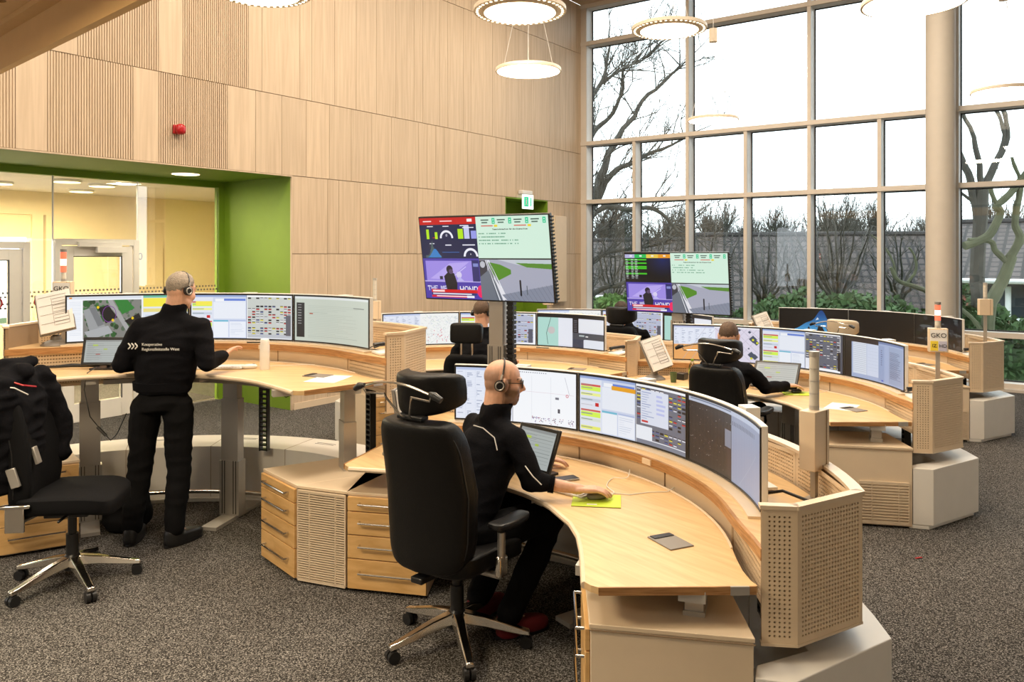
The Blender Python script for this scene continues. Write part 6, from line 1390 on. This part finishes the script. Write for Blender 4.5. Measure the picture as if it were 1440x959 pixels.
def guided(paths, seed, dep, loc, label, n_tw=(9, 3), tw=.8, mat='bark', r_end=.014, cat='tree', up=.25, nb=3):
    # main limbs follow hand-set paths (in metres around the trunk), twigs branch off them at random
    rg = random.Random(seed); m = MB()
    def twig(p, d, L, r, lv):
        n = 3; pts = [p]; q = p.copy(); dd = d.copy()
        for i in range(n): dd = (dd+Vector((rg.gauss(0, .2), rg.gauss(0, .2), rg.gauss(0, .14)+.03))).normalized(); q = q+dd*L/n; pts.append(q.copy())
        m.tube(pts, [r, r*.8, r*.6, r*.4], 3 if r < .02 else 5)
        if lv == 0: return
        for k in range(nb):
            i = rg.randint(1, n); ax = Vector((rg.gauss(0, 1), rg.gauss(0, 1), rg.gauss(0, .6))); nd = (dd+ax*rg.uniform(.3, .6)+Vector((0, 0, up*.5))).normalized(); twig(pts[i], nd, L*rg.uniform(.5, .8), r*.58, lv-1)
    for pth, r0, r1 in paths:
        P3 = [Vector(p)-Vector((loc[0], loc[1], -3.05)) for p in pth]; n = len(P3); Q = []
        for i in range(n-1):
            for k in range(6):
                u = k/6; a, b_, c, d_ = P3[max(i-1, 0)], P3[i], P3[i+1], P3[min(i+2, n-1)]
                v = .5*((2*b_)+(-a+c)*u+(2*a-5*b_+4*c-d_)*u*u+(-a+3*b_-3*c+d_)*u**3); w = .35*min(r0*3, .5); Q.append(v+Vector((mnoise.noise(v*2.1), mnoise.noise(v*2.3+Vector((9, 0, 0))), mnoise.noise(v*2+Vector((0, 7, 0)))))*w)
        Q.append(P3[-1]); N_ = len(Q)-1; m.tube(Q, [(r0+(r1-r0)*i/N_)*(1+.25*mnoise.noise(Q[i]*4)) for i in range(N_+1)], 8)
        for k in range(n_tw[0]):
            i = rg.randint(int(N_*.25), N_); d = (Q[i]-Q[i-1]).normalized(); ax = Vector((rg.gauss(0, 1), rg.gauss(0, 1), rg.gauss(0, .7))); twig(Q[i], (d+ax*.7+Vector((0, 0, up))).normalized(), tw*rg.uniform(.6, 1.3), max(r_end, r1*.6), n_tw[1])
    o = m.build('bare_tree', M[mat], None, (loc[0], loc[1], -3.05), fix=False); return tag(o, label, cat)
def at(x, y, Z): return ((x-720)/1120*Z, Z, 1.95+(357-y)/1120*Z)
T = 20.0
guided([([at(775, 640, T), at(790, 480, T), at(805, 400, T), at(832, 288, T)], .24, .15), ([at(832, 288, T), at(848, 245, T), at(864, 202, T+.5), at(905, 142, T+1), at(956, 92, T+1)], .13, .03), ([at(832, 288, T), at(866, 238, T), at(905, 220, T-.5), at(960, 196, T-1)], .10, .025),
        ([at(805, 400, T), at(818, 300, T+.5), at(833, 196, T+1), at(866, 150, T+1), at(880, 96, T+1)], .11, .025), ([at(818, 250, T), at(826, 160, T), at(850, 105, T), at(856, 50, T)], .09, .02), ([at(848, 118, T), at(870, 100, T), at(915, 78, T)], .05, .015),
        ([at(800, 420, T), at(832, 305, T-.5), at(880, 292, T-1), at(930, 300, T-1), at(968, 350, T-1)], .09, .03), ([at(795, 440, T), at(835, 365, T), at(880, 352, T), at(940, 342, T)], .08, .03), ([at(795, 440, T), at(840, 408, T), at(880, 395, T-.5), at(930, 380, T-.5)], .09, .03)],
       3, T, (at(775, 640, T)[0], T), 'large bare tree whose branches sweep up through the left window bays', (16, 3), 1.0, r_end=.02)
def fan(cx, Z, seed, top, w, n, lean=0):
    rg = random.Random(seed); base = at(cx, 0, Z)[0]; out = []
    for k in range(n):
        u = (k+.5)/n*2-1; x1 = cx+w*u+rg.uniform(-8, 8); y1 = top+abs(u)*28+rg.uniform(-6, 14)
        out.append(([(base, Z, -3.05), at(cx+w*u*.12, 440, Z), at(cx+w*u*.55, (440+y1)/2+5, Z+rg.uniform(-1, 1)), at(x1, y1, Z+rg.uniform(-1.2, 1.2))], .055+.02*rg.random(), .012))
    return out
for i, (cx, Z, top, w, n, lb) in enumerate(((1176, 21, 290, 62, 13, 'bushy many-stemmed bare tree in the bay left of the last mullion before the column'), (1075, 22, 318, 52, 9, 'bare shrubby tree with thin stems in the fifth bay'), (1000, 23, 300, 45, 9, 'bare shrubby tree behind the smaller hanging display'),
        (925, 24, 305, 38, 9, 'bare shrubby tree in the second window bay'), (1262, 20, 330, 42, 7, 'bare shrubby tree just left of the round column'), (1128, 23, 340, 40, 8, 'low bare shrub at the foot of the bushy tree'), (862, 25, 330, 34, 8, 'bare shrub low in the first window bay'))):
    guided(fan(cx, Z, i+40, top, w, n), i+60, Z, (at(cx, 0, Z)[0], Z), lb, (7, 2), .75, r_end=.009)
far = tree_mesh(21, 2.2, 5, 9, .6, 4, .20, up=.4)
for i in range(30): tree(far, (3+i*1.75+(i % 3)*.5, 58+(i*7 % 11)), 'bare tree of the distant grey wood beyond the roofs', i*1.3, 1.25+.08*(i % 4), 'distant wood trees')
# pollarded trees right of the column
def pollard(pts_list, loc, label, mat='barkg'):
    t = thing('pollarded_tree', label, 'tree', (loc[0], loc[1], -3.05))
    for k, (pts, r0, r1) in enumerate(pts_list):
        n = len(pts); P3 = [Vector(p) for p in pts]; Q = []
        for i in range(n-1):
            for s in range(5):
                u = s/5; a, b_, c, d_ = P3[max(i-1, 0)], P3[i], P3[i+1], P3[min(i+2, n-1)]
                v = .5*((2*b_)+(-a+c)*u+(2*a-5*b_+4*c-d_)*u*u+(-a+3*b_-3*c+d_)*u**3); Q.append(v+Vector((mnoise.noise(v*3)*.04, 0, mnoise.noise(v*3+Vector((5, 5, 5)))*.04)))
        Q.append(P3[-1]); m = MB(); m.tube(Q, [r0+(r1-r0)*(i/(len(Q)-1))+.012*mnoise.noise(Q[i]*6) for i in range(len(Q))], 9); m.build('trunk' if k == 0 else 'branch', M[mat], t)
    return t
def pol(paths, Z, label, mat):
    b0 = at(paths[0][0][0][0], 0, Z); loc = (b0[0], Z); L = []
    for pts, r0, r1 in paths: L.append(([tuple(Vector(at(x, y, Z))-Vector((loc[0], loc[1], -3.05))) for x, y in pts], r0, r1))
    return pollard(L, loc, label, mat)
pol([([(1376, 700), (1378, 480), (1374, 380), (1382, 262)], .17, .13), ([(1376, 320), (1366, 262), (1352, 225), (1345, 205)], .085, .06), ([(1380, 268), (1372, 205), (1350, 152)], .07, .035), ([(1382, 262), (1400, 232), (1416, 195), (1414, 165), (1404, 148)], .085, .035), ([(1400, 238), (1412, 190), (1402, 158), (1392, 146)], .05, .03), ([(1368, 282), (1352, 272), (1340, 270)], .04, .02)], 16.5, 'thick pale grey pollarded trunk right of the round column', 'bark')
pol([([(1384, 700), (1390, 450), (1412, 392), (1422, 360)], .13, .10), ([(1418, 370), (1400, 352), (1394, 338), (1362, 338)], .06, .05), ([(1420, 362), (1434, 335), (1428, 310), (1436, 262), (1442, 245)], .085, .05), ([(1356, 346), (1392, 330), (1406, 300), (1402, 290), (1420, 272), (1448, 236)], .085, .06), ([(1404, 292), (1394, 270), (1392, 255)], .05, .03), ([(1436, 262), (1428, 235), (1424, 222)], .04, .025), ([(1392, 480), (1360, 440), (1340, 425)], .05, .03)], 15.6, 'darker mossy crooked pollarded tree at the right picture edge', 'barkg')
pol([([(1290, 640), (1305, 500), (1312, 420), (1270, 398), (1252, 376)], .07, .04), ([(1275, 402), (1290, 372), (1278, 348)], .035, .02), ([(1262, 392), (1248, 352), (1225, 330)], .03, .015)], 17.5, 'mossy crooked branch tree low behind the round column', 'barkg')
# hedges: leaves as loose small faces
def hedge(c, d, rz, n, mat, label, seed, cat='hedge'):
    rg = random.Random(seed); m = MB()
    for i in range(n):
        p = Vector((rg.uniform(-.5, .5)*d[0], rg.uniform(-.5, .5)*d[1], d[2]*(1-abs(rg.gauss(0, .33))**1.3))); p.z += .12*mnoise.noise(p*1.5)*d[2]
        s = rg.uniform(.05, .11); a = Vector((rg.gauss(0, 1), rg.gauss(0, 1), rg.gauss(0, 1))).normalized(); b_ = a.cross(Vector((rg.gauss(0, 1), rg.gauss(0, 1), rg.gauss(0, 1)))).normalized()
        m.add([p-a*s, p-b_*s*.6, p+a*s, p+b_*s*.6], [(0, 1, 2, 3)])
    m.box((0, 0, d[2]*.42), (d[0]*.9, d[1]*.6, d[2]*.84)); o = m.build('hedge', M[mat], None, (c[0], c[1], -3.0), rz, fix=False); return tag(o, label, cat)
hedge((2.9, 19.6), (3.6, 1.2, 3.75), rad(-36), 6500, 'hedge2', 'bright green clipped hedge at the window corner', 1)
hedge((8.0, 17.6), (5.0, 1.3, 3.9), rad(-36), 8000, 'hedge', 'dark evergreen bushes below the bushy bare tree', 2)
hedge((11.2, 15.8), (3.5, 1.2, 3.6), rad(-36), 5000, 'hedge', 'dark bushes behind and right of the column', 3)
hedge((5.2, 22.0), (5.5, 1.2, 3.4), rad(-30), 5000, 'hedge', 'dark hedge behind the smaller hanging display', 4)
